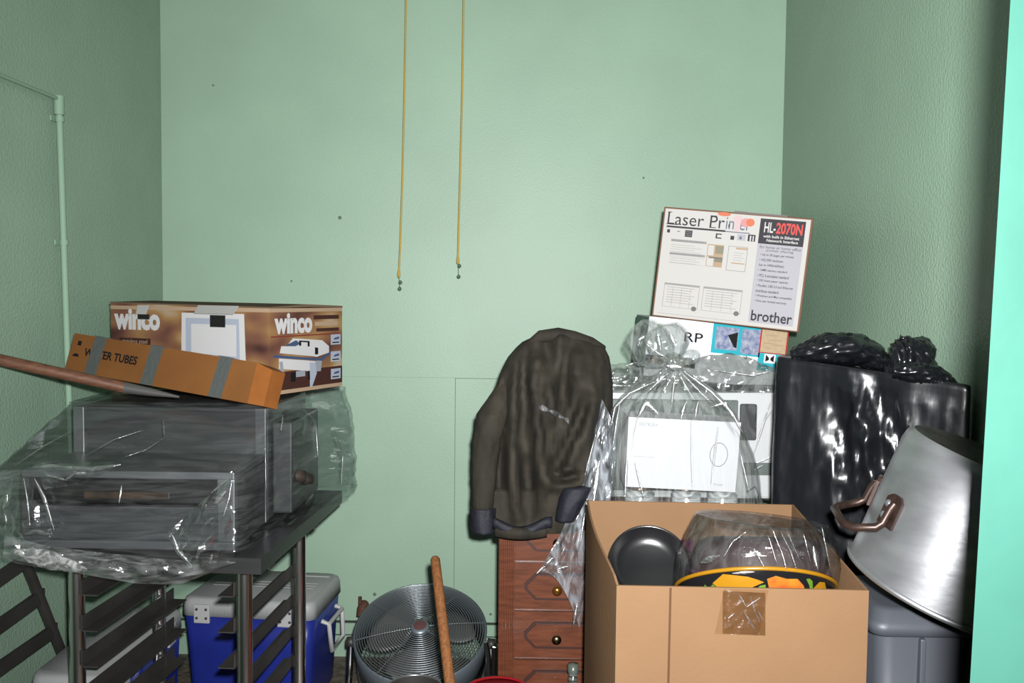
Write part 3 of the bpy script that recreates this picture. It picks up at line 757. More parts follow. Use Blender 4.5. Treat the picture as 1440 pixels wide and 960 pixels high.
# chrome clamp next to the fan
cl = at(691, 922, 2.98)
t = thing('chrome_clamp', 'shiny chrome bracket with black grip standing right of the fan', 'bracket', (cl.x, 3.0, 0))
MB().tube([(cl.x, 3.0, 0.0), (cl.x - .006, 3.0, cl.z - .08), (cl.x - .012, 3.0, cl.z), (cl.x - .02, 3.0, cl.z + .04)], [.012, .012, .009, .006], n=12).build('arm', chrome, t)
MB().box((cl.x + .002, 2.985, 0), (cl.x + .016, 3.015, cl.z + .03), None, None, .003).build('plate', chrome, t)
MB().box((cl.x + .017, 2.985, 0), (cl.x + .028, 3.015, cl.z + .03), None, None, .003).build('grip', blackm, t)

# ================================================================ DRESSER
dw = mat('stained_wood', (0.125, 0.038, 0.018), 0.38, var=0.35, vscale=6, stretch=(3, 3, 12), coat=.2)
dw2 = mat('stained_wood_light', (0.15, 0.046, 0.021), 0.36, var=0.3, vscale=6, stretch=(2, 2, 14), coat=.2)
dwd = mat('stained_wood_groove', (0.05, 0.017, 0.011), 0.45)
brass = mat('old_brass', (0.30, 0.22, 0.12), 0.25, 1.0); amber = mat('lit_brass', (0.62, 0.28, 0.06), 0.2, 0.9)  # amber: lit look of one drawer's knobs put into the colour
CF = 2.76
cx0 = at(701, 850, CF).x; ctop = at(720, 716, CF).z; CX1 = .645
dr = thing('dresser', 'reddish brown wooden dresser with octagonal drawer panels and brass knobs', 'dresser', ((cx0 + CX1) / 2, CF, 0))
MB().box((cx0 + .004, CF + .014, 0), (CX1 - .004, CF + .46, ctop - .02)).build('carcass', dw, dr)
MB().box((cx0 - .006, CF - .006, ctop - .022), (CX1, CF + .47, ctop), None, None, .004).build('top_board', dw, dr)
s1 = at(722, 850, CF).x
sti = MB().box((cx0, CF + .002, 0), (s1, CF + .014, ctop - .022))
for k in range(4):
    x = cx0 + (s1 - cx0) * (k + .5) / 4
    sti.tube([(x, CF + .003, 0.0), (x, CF + .003, ctop - .024)], .0048, n=8)
sti.build('stile', dw2, dr)
ys = [790, 858, 935]      # drawer joint lines
zj = [ctop - .022] + [at(760, y, CF).z for y in (790, 858, 926)]
dh = zj[2] - zj[3]
zj.append(zj[3] - dh)
while zj[-1] - dh > .05: zj.append(zj[-1] - dh)
xk = at(783, 832, CF).x; DX1 = CX1 - (s1 - cx0)
for i in range(len(zj) - 1):
    za, zb = zj[i + 1] + .004, zj[i] - .004
    d_o = MB().box((s1 + .004, CF, za), (DX1, CF + .02, zb)).build('drawer', dw2, dr)
    def octo(x0, x1, a, b, c): return [(x0 + c, a), (x1 - c, a), (x1, a + c), (x1, b - c), (x1 - c, b), (x0 + c, b), (x0, b - c), (x0, a + c)]
    OM = Matrix.Translation((0, CF, 0)) @ Matrix.Rotation(R(90), 4, 'X')
    px0 = s1 + .034; px1 = DX1 - .034
    a_, b_ = za + .030, zb - .030
    MB().prism(octo(px0, px1, a_, b_, .034), 0, .003, dwd, OM).build('panel_groove', None, d_o)
    MB().prism(octo(px0 + .010, px1 - .010, a_ + .009, b_ - .009, .029), .003, .008, dw2, OM).build('raised_panel', None, d_o)
    for x in (xk, DX1 - (xk - s1)):
        zc = (za + zb) / 2 - .004
        MB().lathe([(.006, 0), (.007, .012), (.013, .018), (.0155, .024), (.013, .030), (.006, .033), (0, .0335)], None, 22, Matrix.Translation((x, CF - .008, zc)) @ Matrix.Rotation(R(90), 4, 'X')).build('knob', amber if i == 1 else brass, d_o)
# small bottle before the dresser
bp_ = at(806, 935, 2.62)
t = thing('glass_bottle', 'small clear bottle standing in front of the dresser by the big carton', 'bottle', (bp_.x, 2.62, 0))
glassy = film('bottle_glass', tint=(0.7, 0.78, 0.72), gloss=.15, rough=.05, haze=.05, bump=.05)
hb_ = bp_.z - .0
MB().lathe([(0, .0), (.032, .0), (.034, .01), (.034, hb_ - .12), (.014, hb_ - .06), (.013, hb_), (.010, hb_), (.010, hb_ - .05)], None, 24, Matrix.Translation((bp_.x, 2.62, 0))).build('body', glassy, t)
MB().lathe([(.0165, hb_ - .02), (.0165, hb_ + .004), (0, hb_ + .006)], None, 20, Matrix.Translation((bp_.x, 2.62, 0))).build('cap', mat('dull_cap', (.10, .12, .10), .3), t)

# ================================================================ JACKET
jk_m = mat('olive_black_cloth', (0.036, 0.031, 0.022), 0.8, var=0.5, vscale=9, bump=0.25, bscale=300, spec=0.2, stretch=(1.6, 1.6, .7))
jk_d = mat('navy_lining', (0.012, 0.013, 0.022), 0.6, bump=0.3, bscale=120, stretch=(1, 1, 6))
lint = mat('plaster_smear', (0.16, 0.16, 0.165), 0.9, var=0.8, vscale=70)
JD0 = 2.70
jk = thing('jacket', 'dark olive work jacket with navy cuffs draped over the end of the dresser', 'jacket', tuple(at(760, 750, JD0 + .1)))
# silhouette rows: y, left x, right x
rows = [(470, 770, 800), (474, 748, 822), (480, 735, 838), (488, 726, 850), (502, 714, 857), (520, 705, 860), (540, 698, 862), (565, 690, 862), (600, 684, 862), (640, 682, 860), (680, 682, 856), (715, 687, 846), (735, 694, 826), (750, 700, 806)]
def jrow(y):
    for a, b in zip(rows, rows[1:]):
        if a[0] <= y <= b[0]:
            t = (y - a[0]) / (b[0] - a[0]); return a[1] + (b[1] - a[1]) * t, a[2] + (b[2] - a[2]) * t
    return rows[-1][1:]
FOLDS = [((765, 478), (790, 560), 14, .022), ((800, 490), (778, 655), 10, .03), ((826, 560), (780, 668), 8, .028), ((740, 490), (733, 620), 10, .026), ((757, 520), (775, 660), 7, .022),
         ((712, 520), (700, 700), 9, .03), ((725, 600), (752, 730), 12, .018), ((815, 520), (805, 600), 12, .02), ((783, 675), (812, 668), 6, .03), ((700, 640), (716, 745), 9, .02), ((748, 560), (740, 745), 9, .016)]
def fold_depth(x, y):
    s = 0
    for (ax, ay), (bx, by), w_, d_ in FOLDS:
        vx, vy = bx - ax, by - ay; L2 = vx * vx + vy * vy
        t = max(0, min(1, ((x - ax) * vx + (y - ay) * vy) / L2))
        dx, dy = x - (ax + vx * t), y - (ay + vy * t)
        dd = math.hypot(dx, dy)
        fade = math.sin(math.pi * (.12 + .76 * t))
        s += 2.6 * d_ * fade * math.exp(-(dd / w_) ** 2) - d_ * 1.2 * fade * math.exp(-((dd - 1.9 * w_) / (w_ * 1.1)) ** 2)
    return s
NU, NV = 84, 80
rings = []
for j in range(NV + 1):
    y = 470 + 280 * j / NV
    xl, xr = jrow(y)
    xm, hw = (xl + xr) / 2, (xr - xl) / 2
    dep_ = .05 + .11 * min(1, ((y - 466) / 60.0)) ** .7 if y < 526 else .16
    yc = JD0 + .16
    ring = []
    for i in range(NU):
        a = 2 * math.pi * i / NU
        cx_, sy_ = -math.cos(a), -math.sin(a)     # start at the left, go over the front
        x = xm + hw * cx_
        depth = yc + dep_ * sgnpow(sy_, .8) if sy_ < 0 else yc + dep_ * .55 * sy_
        p = at(x, y, depth)
        if sy_ < 0:
            yy = fold_depth(x, y) + .030 * crumple((x / 24 + y / 200, y / 95, 2)) + .007 * crumple((x / 7, y / 20, 5))
            p = at(x, y, depth + yy * min(1, -sy_ * 2.2))
        ring.append(p)
    if y > 690:
        ring = [at(*pix(p_), min(p_.y, CF - .012 - (.014 if i_ <= NU // 2 else 0))) for i_, p_ in enumerate(ring)]
    rings.append(ring)
MB().loft(rings, cap0=True).build('body', jk_m, jk)
# hanging left sleeve
spine = [(712, 528, 5, 2.83), (703, 555, 13, 2.79), (692, 582, 21, 2.765), (685, 620, 20, 2.75), (681, 660, 17, 2.745), (679, 715, 15, 2.735)]
def sleeve(sp_, name, m, nseg=40, nr=28, sc=1.0):
    rg = []
    for j in range(nseg + 1):
        t = j / nseg * (len(sp_) - 1); k = min(int(t), len(sp_) - 2); f = t - k; f = f * f * (3 - 2 * f) * .5 + f * .5
        x, y, hw, d = [sp_[k][q] + (sp_[k + 1][q] - sp_[k][q]) * f for q in range(4)]
        r_ = hw / F_PX * d * sc
        c = at(x, y, d)
        ring = []
        for i in range(nr):
            a = 2 * math.pi * i / nr
            w_ = 1 + .16 * crumple((math.cos(a) * 2, math.sin(a) * 2, y / 28)) 
            ring.append(c + Vector((r_ * math.cos(a) * w_, r_ * .9 * math.sin(a) * w_, 0)))
        rg.append(ring)
    return MB().loft(rg, cap0=True, cap1=True).build(name, m, jk)
sleeve(spine, 'sleeve', jk_m)
sleeve([(680, 714, 18, 2.735), (679, 722, 17.5, 2.735), (679, 738, 17, 2.735), (680, 748, 16, 2.735)], 'cuff', jk_d, 10)
# lower cuff / second sleeve end tucked at the right, hem lining
sleeve([(812, 684, 20, 2.70), (806, 700, 19, 2.69), (800, 716, 17, 2.69), (794, 732, 13, 2.69)], 'cuff', jk_d, 12)
def hem(u, v):
    x = 694 + (776 - 694) * u; y = 728 + 14 * math.sin(math.pi * min(1, u * 1.1)) + 12 * v
    return at(x, y, 2.70 - .02 * math.sin(math.pi * u) - .012 * math.sin(math.pi * v) + .006 * crumple((u * 5, v * 2, 1)))
film_flap('hem_lining', hem, 24, 6, jk_d, jk).modifiers.new('thickness', 'SOLIDIFY').thickness = .006
def hem2(u, v):
    x = 697 + (768 - 697) * u; y = 739 + 14 * v + 4 * math.sin(math.pi * u)
    return at(x, y, 2.705 - .03 * math.sin(math.pi * u) - .012 * math.sin(math.pi * v))
film_flap('hem_fold', hem2, 24, 6, jk_m, jk).modifiers.new('thickness', 'SOLIDIFY').thickness = .006
# collar ridge
MB().tube([at(x, y, d) for x, y, d in ((742, 484, 2.82), (760, 473, 2.80), (785, 470, 2.795), (808, 474, 2.80), (830, 481, 2.82), (848, 490, 2.86))], [.010, .02, .022, .02, .018, .012], n=12).build('collar', jk_m, jk)
# chalky smear
def jsurf(x, y):
    xl, xr = jrow(y); xm, hw = (xl + xr) / 2, (xr - xl) / 2
    c_ = max(-1, min(1, (x - xm) / hw)); sy_ = math.sqrt(1 - c_ * c_)
    return JD0 + .16 - .16 * sy_ ** .8 + (fold_depth(x, y) + .030 * crumple((x / 24 + y / 200, y / 95, 2)) + .007 * crumple((x / 7, y / 20, 5))) * min(1, sy_ * 2.2)
def smear(u, v):
    x = 758 + 42 * u; y = 572 + 20 * u ** 1.3 + 8 * (v - .5) * (.25 + .75 * abs(math.sin(u * 7 + .6)))
    return at(x, y, jsurf(x, y) - .005)
film_flap('chalk_smear', smear, 20, 4, lint, jk)
# ================================================================ WHITE APPLIANCE, CARTONS AND CLEAR BAGS
wh = mat('white_enamel', (0.85, 0.85, 0.87), 0.35); wh_g = mat('grey_door_glass', (0.17, 0.20, 0.185), 0.4)
AD = 2.93
a0 = at(842, 548, AD); a1 = at(1096, 545, AD); az = ctop
mw = thing('white_appliance', 'white boxy appliance with a dark handle inside a clear bag on the dresser', 'appliance', ((a0.x + a1.x) / 2, AD, az))
MB().box((a0.x, AD, az + .004), (a1.x, AD + .27, a0.z), None, None, .01).build('body', wh, mw)
d0 = at(854, 560, AD); d1 = at(1034, 704, AD)
MB().box((d0.x, AD - .012, az + .03), (d1.x, AD, d0.z), None, None, .004).build('door_window', wh_g, mw)
h0 = at(1040, 567, AD); h1 = at(1062, 618, AD)
MB().box((h0.x, AD - .02, h1.z), (h1.x, AD, h0.z), None, None, .006).build('handle', mat('charcoal_plastic', (.05, .052, .055), .4), mw)
g0 = at(1045, 650, AD); g1 = at(1092, 668, AD)
MB().box((g0.x, AD - .004, g1.z), (g1.x, AD, g0.z)).build('vent_strip', wh_g, mw)
MB().tube([at(1050, 692, AD - .012), at(1062, 684, AD - .012), at(1067, 695, AD - .012), at(1065, 712, AD - .012), at(1058, 716, AD - .012)], .003, n=8).build('cord', blackm, mw)

# carton with the aqua print, on top
RD = 2.96
rpz = a0.z + .026
rt = thing('aqua_print_carton', 'white carton with aqua photo panels and a cream note, under the tilted carton', 'box', (at(1003, 500, RD).x, RD, rpz), (0, R(5.2), 0))
RM = Matrix.Translation(rt.location) @ Matrix.Rotation(R(5.2), 4, 'Y')
RW = at(1102, 500, RD).x - at(905, 500, RD).x; RH = .198
whc = mat('white_carton', (0.85, 0.85, 0.88), 0.45); aqua = mat('aqua_print', (0.03, 0.40, 0.48), 0.45); note_m = mat('cream_note', (0.50, 0.38, 0.24), 0.6, var=.1, vscale=60); red_p = mat('red_print', (0.45, 0.03, 0.03), 0.5)
greenw = mat('pale_green_carton', (0.16, 0.26, 0.22), 0.5)
MB().box((-RW / 2, 0, 0.0), (RW / 2, .33, RH), whc, RM).build('carton', None, rt)
MB().box((-RW / 2 - .0015, .004, .003), (-RW / 2, .326, RH - .003), greenw, RM).build('side_face', None, rt)  # no print here: greenish reflection on the white side put into its colour
rf = Face(RM @ Vector((-RW / 2, 0, 0)), RM.to_3x3() @ Vector((RW, 0, 0)), RM.to_3x3() @ Vector((0, 0, RH)))
rf.text('RP', .262, .64, .395, .80, black_p, 1, bold=.01)
rf.rect(.0, .20, .36, .36, black_p, 0); rf.rect(.05, .19, .3, .34, cream_p, 1); rf.text('Can', .07, .22, .17, .31, black_p, 2)
rf.rect(.46, .50, .81, 1.0, aqua, 0)
photo = mat('photo_print', (0.42, 0.44, 0.52), 0.4, var=0.8, vscale=60, col2=(.12, .16, .3))
rf.rect(.485, .57, .645, .95, photo, 1); rf.rect(.67, .53, .80, .95, photo, 1); rf.poly([(.57, .82), (.64, .88), (.64, .61), (.62, .63)], black_p, 2)
rf.rect(.80, .58, 1.0, 1.0, red_p, 1); rf.rect(.81, .595, .99, .985, note_m, 2)
for k, (u0, u1, v) in enumerate(((.84, .93, .88), (.86, .96, .80), (.83, .90, .74), (.85, .89, .66), (.90, .97, .72))): rf.rect(u0, v, u1, v + .018, cream_p, 3)
rf.rect(.66, .40, .80, .50, whc, 1); rf.rect(.80, .28, 1.0, .58, aqua, 0); rf.rect(.845, .42, .925, .57, whc, 1)
rf.poly([(.855, .44), (.855, .56), (.88, .51), (.88, .47)], black_p, 2); rf.poly([(.915, .44), (.915, .56), (.89, .51), (.89, .47)], black_p, 2)
rf.ellipse(.715, .47, .012, .03, black_p, 2)
rf.build('front_print', rt)

# tilted printer carton
PDp = 2.90
pc = at(1017.5, 455.5, PDp)
pr = thing('printer_carton', 'tilted white printer carton with black and grey spec panel, topmost of the pile', 'box', tuple(pc), (0, R(5.6), R(-15.5)))
PM = Matrix.Translation(pc) @ Euler((0, R(5.6), R(-15.5))).to_matrix().to_4x4()
PW = (at(1117, 456, PDp) - at(918, 456, PDp)).length * 1.025; PH = .362
edge_m = mat('carton_edge_brown', (0.20, 0.11, 0.07), 0.7); prw = mat('printer_carton_white', (0.54, 0.525, 0.50), 0.55)
MB().box((-PW / 2, .0, 0), (PW / 2, .33, PH), edge_m, PM, .003).build('carton', None, pr)
pf = Face(PM @ Vector((-PW / 2, -.0005, 0)), PM.to_3x3() @ Vector((PW, 0, 0)), PM.to_3x3() @ Vector((0, 0, PH)))
grey_txt = mat('grey_text_print', (0.16, 0.155, 0.15), 0.5); lgrey = mat('pale_grey_print', (0.30, 0.29, 0.285), 0.5); spec_grey = mat('spec_panel_grey', (0.26, 0.25, 0.285), 0.5); dk_txt = mat('charcoal_print', (0.045, 0.043, 0.05), 0.5)
pink_p = mat('pink_red_print', (0.62, 0.09, 0.08), 0.5); hl_w = mat('panel_white_print', (0.6, 0.58, 0.57), 0.5); blue_ink = mat('pale_blue_ink', (0.13, 0.15, 0.22), 0.5)
pf.rect(.012, .012, .985, .985, prw, 0)
pf.text('Laser Pr', .035, .845, .425, .955, dk_txt, 2); pf.text('inter', .435, .845, .60, .95, blue_ink, 2)
for u0, u1, v in ((.03, .075, .845), (.068, .112, .845), (.325, .37, .845), (.325, .37, .948), (.033, .06, .952)): pf.rect(u0, v, u1, v + .007, dk_txt, 2)
pf.rect(.033, .818, .435, .834, dk_txt, 1); pf.rect(.435, .82, .60, .828, blue_ink, 1)
pf.rect(.04, .77, .06, .80, dk_txt, 1); pf.rect(.11, .785, .13, .792, grey_txt, 1); pf.rect(.165, .745, .215, .805, dk_txt, 1)
for k in range(3): pf.rect(.17, .757 + k * .016, .21, .761 + k * .016, lgrey, 2)
pf.rect(.375, .755, .415, .80, dk_txt, 1); pf.rect(.385, .765, .44, .79, prw, 2); pf.rect(.475, .755, .50, .79, dk_txt, 1); pf.rect(.52, .755, .575, .81, spec_grey, 1); pf.rect(.535, .765, .55, .79, blue_ink, 2)
pf.rect(.59, .755, .64, .815, dk_txt, 1); pf.rect(.603, .757, .613, .805, prw, 2); pf.rect(.622, .757, .630, .805, prw, 2)
for v in (.695, .575): pf.rect(.075, v, .32, v + .022, lgrey, 1); pf.text('laser quality output for small office' if v > .6 else 'network ready out of the box', .08, v + .004, .30, v + .018, grey_txt, 2)
for k in range(4): pf.rect(.08, .665 - k * .02, .24 + .05 * (k % 2), .668 - k * .02, lgrey, 1)
for k in range(3): pf.rect(.08, .545 - k * .02, .26 + .03 * (k % 2), .548 - k * .02, lgrey, 1)
for k in range(2): pf.rect(.075, .50 + k * .06, .32, .502 + k * .06, lgrey, 1)
pf.rect(.33, .50, .44, .70, cream_p, 1); pf.rect(.335, .60, .375, .69, prw, 2); pf.rect(.385, .62, .44, .69, mat('olive_print', (.25, .23, .17), .5), 2); pf.rect(.385, .545, .44, .585, mat('olive_print2', (.22, .2, .15), .5), 2); pf.rect(.335, .505, .38, .585, prw, 2); pf.rect(.345, .575, .44, .588, grey_txt, 3)
pf.rect(.47, .48, .60, .70, lgrey, 1); pf.rect(.474, .485, .596, .695, prw, 2); pf.rect(.52, .675, .60, .69, cream_p, 3); pf.rect(.50, .545, .59, .555, cream_p, 3)
for k in range(4): pf.rect(.51, .575 + k * .022, .565 + .015 * (k % 2), .578 + k * .022, lgrey, 3)
for (x0_, x1_) in ((.065, .31), (.335, .60)):
    pf.rect(x0_, .30, x1_, .318, lgrey, 1); pf.rect(x0_, .10, x1_, .103, lgrey, 1); pf.rect(x0_, .10, x0_ + .003, .30, lgrey, 1); pf.rect(x1_ - .003, .10, x1_, .30, lgrey, 1)
    for k in range(7): pf.rect(x0_ + .02, .28 - k * .023, x1_ - .03 - .02 * (k % 3), .284 - k * .023, lgrey, 1)
    for k in range(1, 4): pf.rect(x0_ + (x1_ - x0_) * k / 4, .11, x0_ + (x1_ - x0_) * k / 4 + .002, .28, lgrey, 1)
    pf.ellipse(x1_ - .025, .105, .018, .022, grey_txt, 2)
pf.rect(.04, .035, .58, .038, lgrey, 1)
pf.rect(.66, .745, .955, .965, dk_txt, 1)
pf.text('HL-', .69, .845, .765, .935, hl_w, 2, bold=.02); pf.text('2070N', .768, .84, .94, .94, pink_p, 2, bold=.03)
pf.text('with built in Ethernet', .69, .80, .925, .825, hl_w, 2, bold=.02); pf.text('Network Interface', .715, .765, .92, .79, hl_w, 2, bold=.02)
pf.rect(.66, .045, .955, .745, spec_grey, 1)
pf.text('for home or home office', .675, .705, .945, .73, dk_txt, 2, slant=.2); pf.text('printer sharing', .72, .675, .90, .70, dk_txt, 2, slant=.2)
L_ = ['\u2022 Up to 20 pages per minute', '\u2022 HQ1200 resolution', '   (up to 2400x600dpi)', '\u2022 16MB memory standard', '\u2022 PCL 6 emulation standard', '\u2022 250 sheet paper capacity', '\u2022 Parallel, USB 2.0 and Ethernet', '   interfaces standard', '\u2022 Windows and Mac compatible', '\u2022 One year limited warranty']
Wd = [.22, .155, .165, .19, .205, .205, .24, .15, .24, .21]
for k, (s_, w_) in enumerate(zip(L_, Wd)):
    v = .635 - k * .0455
    pf.text(s_, .685, v, .685 + w_, v + .026, dk_txt, 2, bold=.012)
pf.text('brother', .675, .06, .945, .155, dk_txt, 2, bold=.018)
# price sticker remains
org = mat('orange_sticker', (0.6, 0.18, 0.10), 0.5); pnk = mat('pink_sticker', (0.6, 0.28, 0.28), 0.5)
pf.ellipse(.415, .975, .045, .018, org, 3); pf.ellipse(.565, .915, .035, .04, pnk, 3); pf.ellipse(.595, .92, .028, .035, org, 4)
pf.poly([(.50, .83), (.53, .84), (.535, .97), (.50, .975), (.48, .95)], mat('pale_pink_sticker', (.6, .45, .45), .5), 3); pf.rect(.452, .862, .462, .89, dk_txt, 3)
pf.build('front_print', pr)
MB().box((-PW * .02, -.002, PH - .003), (PW * .06, .10, PH + .004), mat('dark_tape', (.05, .02, .015), .5), PM).box((PW * .06, -.001, PH - .002), (PW * .33, .012, PH + .003), None, PM).build('lid_tape', None, pr)

# clear bag over the appliance
filmB = film('clear_bag_film_pale', tint=(0.90, 0.915, 0.91), gloss=0.06, rough=0.10, haze=0.03, hcol=(.66, .69, .67), streak=(4, 4, 1.5), bump=0.12, bscale=8)
bgB = thing('appliance_bag', 'clear plastic bag wrapped loosely around the white appliance', 'plastic bag', ((a0.x + a1.x) / 2, AD, az))
rings = []
x0_, x1_, y0_, y1_ = a0.x - .012, a1.x + .004, AD - .022, AD + .29
NZ = 40
for i in range(NZ + 1):
    t = i / NZ; z = az + .006 + (a0.z + .02 - az) * t
    ring = roundrect(x0_ - .01 * math.sin(t * 3), y0_, x1_, y1_, .03, z, 24)
    out = []
    for p in ring:
        c = Vector(((x0_ + x1_) / 2, (y0_ + y1_) / 2, z)); dn = (p - c); dn.z = 0; dn.normalize()
        out.append(p + dn * (.004 + .014 * max(-.3, crumple((p.x * 6 + z * 3, p.y * 6, z * 5 + p.x * 4)))))
    rings.append(out)
for s, dz in ((.97, .010), (.9, .02), (.75, .028), (.5, .03), (.2, .03)):
    last = rings[NZ]; c = sum(last, Vector()) / len(last)
    rings.append([Vector((c.x + (p.x - c.x) * s, c.y + (p.y - c.y) * s, a0.z + .006 + .0 * dz + .010 * crumple((p.x * s * 7, p.y * s * 7, 3)))) for p in last])
MB().loft(rings).build('film', filmB, bgB)
# the top of that bag stands up as a loose crumpled fold in front of the aqua carton
def topfold(u, v):
    x = 836 + (1098 - 836) * u; ytop = 512 - 10 * math.sin(math.pi * u) + 10 * u + 5 * crumple((u * 9, 1, 2)) - 14 * math.exp(-((u - .75) / .2) ** 2)
    y = 552 + (ytop - 552) * v
    return at(x, y, AD - .02 - .02 * math.sin(math.pi * v) + .02 * v + .02 * crumple((u * 9, v * 2.5, 6)))
filmF = film('gathered_film', tint=(0.52, 0.54, 0.53), gloss=0.07, rough=0.12, haze=0.10, hcol=(.5, .53, .51), streak=(6, 6, 3), bump=0.2, bscale=8)
film_flap('loose_fold', topfold, 60, 16, filmF, bgB)

# small white appliance box inside the tied bag
SD = 2.70
w0, w1, w2, w3 = at(884, 586, SD), at(1042, 594, SD + .012), at(1034, 692, SD + .012), at(879, 684, SD)
sbz = ctop
sb = thing('small_white_carton', 'small white carton with a faint ring print inside the tied clear bag', 'box', ((w0.x + w1.x) / 2, SD + .06, w3.z))
dv_ = Vector((.0, .15, .0))
MB().hexa([w3, w2, w2 + dv_, w3 + dv_, w0, w1, w1 + dv_, w0 + dv_]).build('carton', whc, sb)
sf = Face(w3 + Vector((0, -.0005, 0)), w2 - w3, w0 - w3)
faint = mat('faint_grey_print', (0.40, 0.40, 0.43), 0.5)
sf.text('DIGITAL', .09, .885, .20, .935, faint, 1); sf.text('Slim', .205, .885, .26, .935, faint, 1); sf.text('Fryer', .80, .075, .885, .115, faint, 1, bold=.01)
for k in range(9): sf.rect(.06 + k * .022, .44, .072 + k * .022, .446, faint, 1)
ring_ = MB()
cc = sf.M @ Vector((.825 * sf.W, .53 * sf.H, .0012)); rM = sf.M.to_3x3()
ring_.tube([cc + rM @ Vector((.027 * math.cos(2 * math.pi * i / 36), .036 * math.sin(2 * math.pi * i / 36), 0)) for i in range(36)], .0013, n=5, closed=True)
sf.build('front_print', sb); ring_.build('ring_print', faint, sb)
# jars: the stuff below and above the carton in the bag
jarm = film('jar_glass', tint=(0.8, 0.82, 0.84), gloss=.22, rough=.06, haze=.25, bump=.1)
for i, px in enumerate((900, 965, 1016)):
    c = at(px, 690, SD + .07); zb = w3.z - .0
    t = thing('glass_jar', ['clear glass jar under the small white carton, first from the jacket', 'clear glass jar under the small white carton, middle one of three', 'clear glass jar under the small white carton, farthest from the jacket'][i], 'jar', (c.x, SD + .07, ctop), group='glass jars in the tied bag')
    hh = at(px, 690, SD).z - ctop
    MB().lathe([(0, ctop + .004), (.042, ctop + .004), (.046, ctop + .015), (.046, zb - .034), (.03, zb - .02)], None, 28, Matrix.Translation((c.x, SD + .07, 0))).build('body', jarm, t)
    MB().lathe([(.033, zb - .022), (.034, zb - .006), (0, zb - .005)], None, 24, Matrix.Translation((c.x, SD + .07, 0))).build('lid', mat('jar_lid', (.2, .15, .13), .35, .6), t)

# tied clear bag around it
filmC = film('tied_bag_film', tint=(0.87, 0.885, 0.88), gloss=0.05, rough=0.09, haze=0.055, hcol=(.66, .69, .67), streak=(14, 14, 1.2), bump=0.10, bscale=5)
bgC = thing('tied_clear_bag', 'clear plastic bag tied in a knot, standing on the dresser before the appliance', 'plastic bag', (at(950, 700, SD).x, SD, ctop))
prof = [(708, 862, 1068), (690, 860, 1064), (660, 858, 1060), (630, 856, 1052), (605, 858, 1043), (580, 864, 1030), (560, 876, 1014), (545, 892, 999), (532, 912, 982), (522, 929, 968), (514, 937, 960), (508, 940, 957)]
rings = []
NB = 56; NN = 144
for i in range(NB + 1):
    t = i / NB * (len(prof) - 1); k = min(int(t), len(prof) - 2); f = t - k
    y, xl, xr = [prof[k][q] + (prof[k + 1][q] - prof[k][q]) * f for q in range(3)]
    pl_ = at(xl, y, SD + .06); pr_ = at(xr, y, SD + .06)
    hx = (pr_.x - pl_.x) / 2; cx_ = (pr_.x + pl_.x) / 2; z = (pl_.z + pr_.z) / 2
    hy = min(.125, hx * .62)
    tight = max(0, min(1, (640 - y) / 110.0))
    e = .45 + .5 * tight
    out = []
    for k2 in range(NN):
        a = 2 * math.pi * k2 / NN
        fr = 1 + (.05 * tight) * math.sin(a * 17 + 2 * math.sin(a * 3)) + .055 * tight * crumple((a * 4, 2, z * 1.5)) + .05 * crumple((math.cos(a) * 2.6, math.sin(a) * 2.6, z * 4))
        out.append(Vector((cx_ + hx * fr * sgnpow(math.cos(a), e), SD + .065 + hy * fr * sgnpow(math.sin(a), e), z)))
    rings.append(out)
MB().loft(rings).build('film', filmC, bgC)
kn = at(948, 508, SD + .06)
MB().lathe([(.004, -.025), (.028, -.016), (.034, 0), (.026, .018), (.006, .026)], None, 28, Matrix.Translation(kn) @ Matrix.Rotation(R(18), 4, 'Y'), fn=lambda p, i, a: p * (1 + .25 * crumple((math.cos(a) * 2, math.sin(a) * 2, p.z * 30)))).build('knot', filmC, bgC)
def bag_ear(tip, half, base, dd, bulge):
    def fn(u, v):
        c0 = Vector(base) ; a = 2 * math.pi * u
        y = base[1] + (tip[1] - base[1]) * v; x = base[0] + (tip[0] - base[0]) * v
        w_ = half * (.22 + .95 * math.sin(math.pi * min(1, v * .86 + .02)) ** .8) * (1 if v < .999 else .02)
        if v > .93: w_ *= max(.03, 1 - (v - .93) / .07 * .97)
        s = 1 + .25 * crumple((math.cos(a) * 1.6, math.sin(a) * 1.6, v * 2.5 + tip[0]))
        nx, ny = (tip[1] - base[1]), -(tip[0] - base[0]); L = math.hypot(nx, ny)
        px, py = x + nx / L * w_ * math.cos(a) * s, y + ny / L * w_ * math.cos(a) * s
        return at(px, py, dd + bulge * w_ / half * math.sin(a) * s)
    return fn
film_flap('bag_ear', bag_ear((886, 462), 27, (944, 508), SD + .06, .035), 40, 26, filmC, bgC)
film_flap('bag_ear', bag_ear((930, 455), 26, (948, 508), SD + .05, .04), 40, 26, filmC, bgC)
film_flap('bag_ear', bag_ear((985, 497), 9, (952, 508), SD + .07, .012), 30, 16, filmC, bgC)
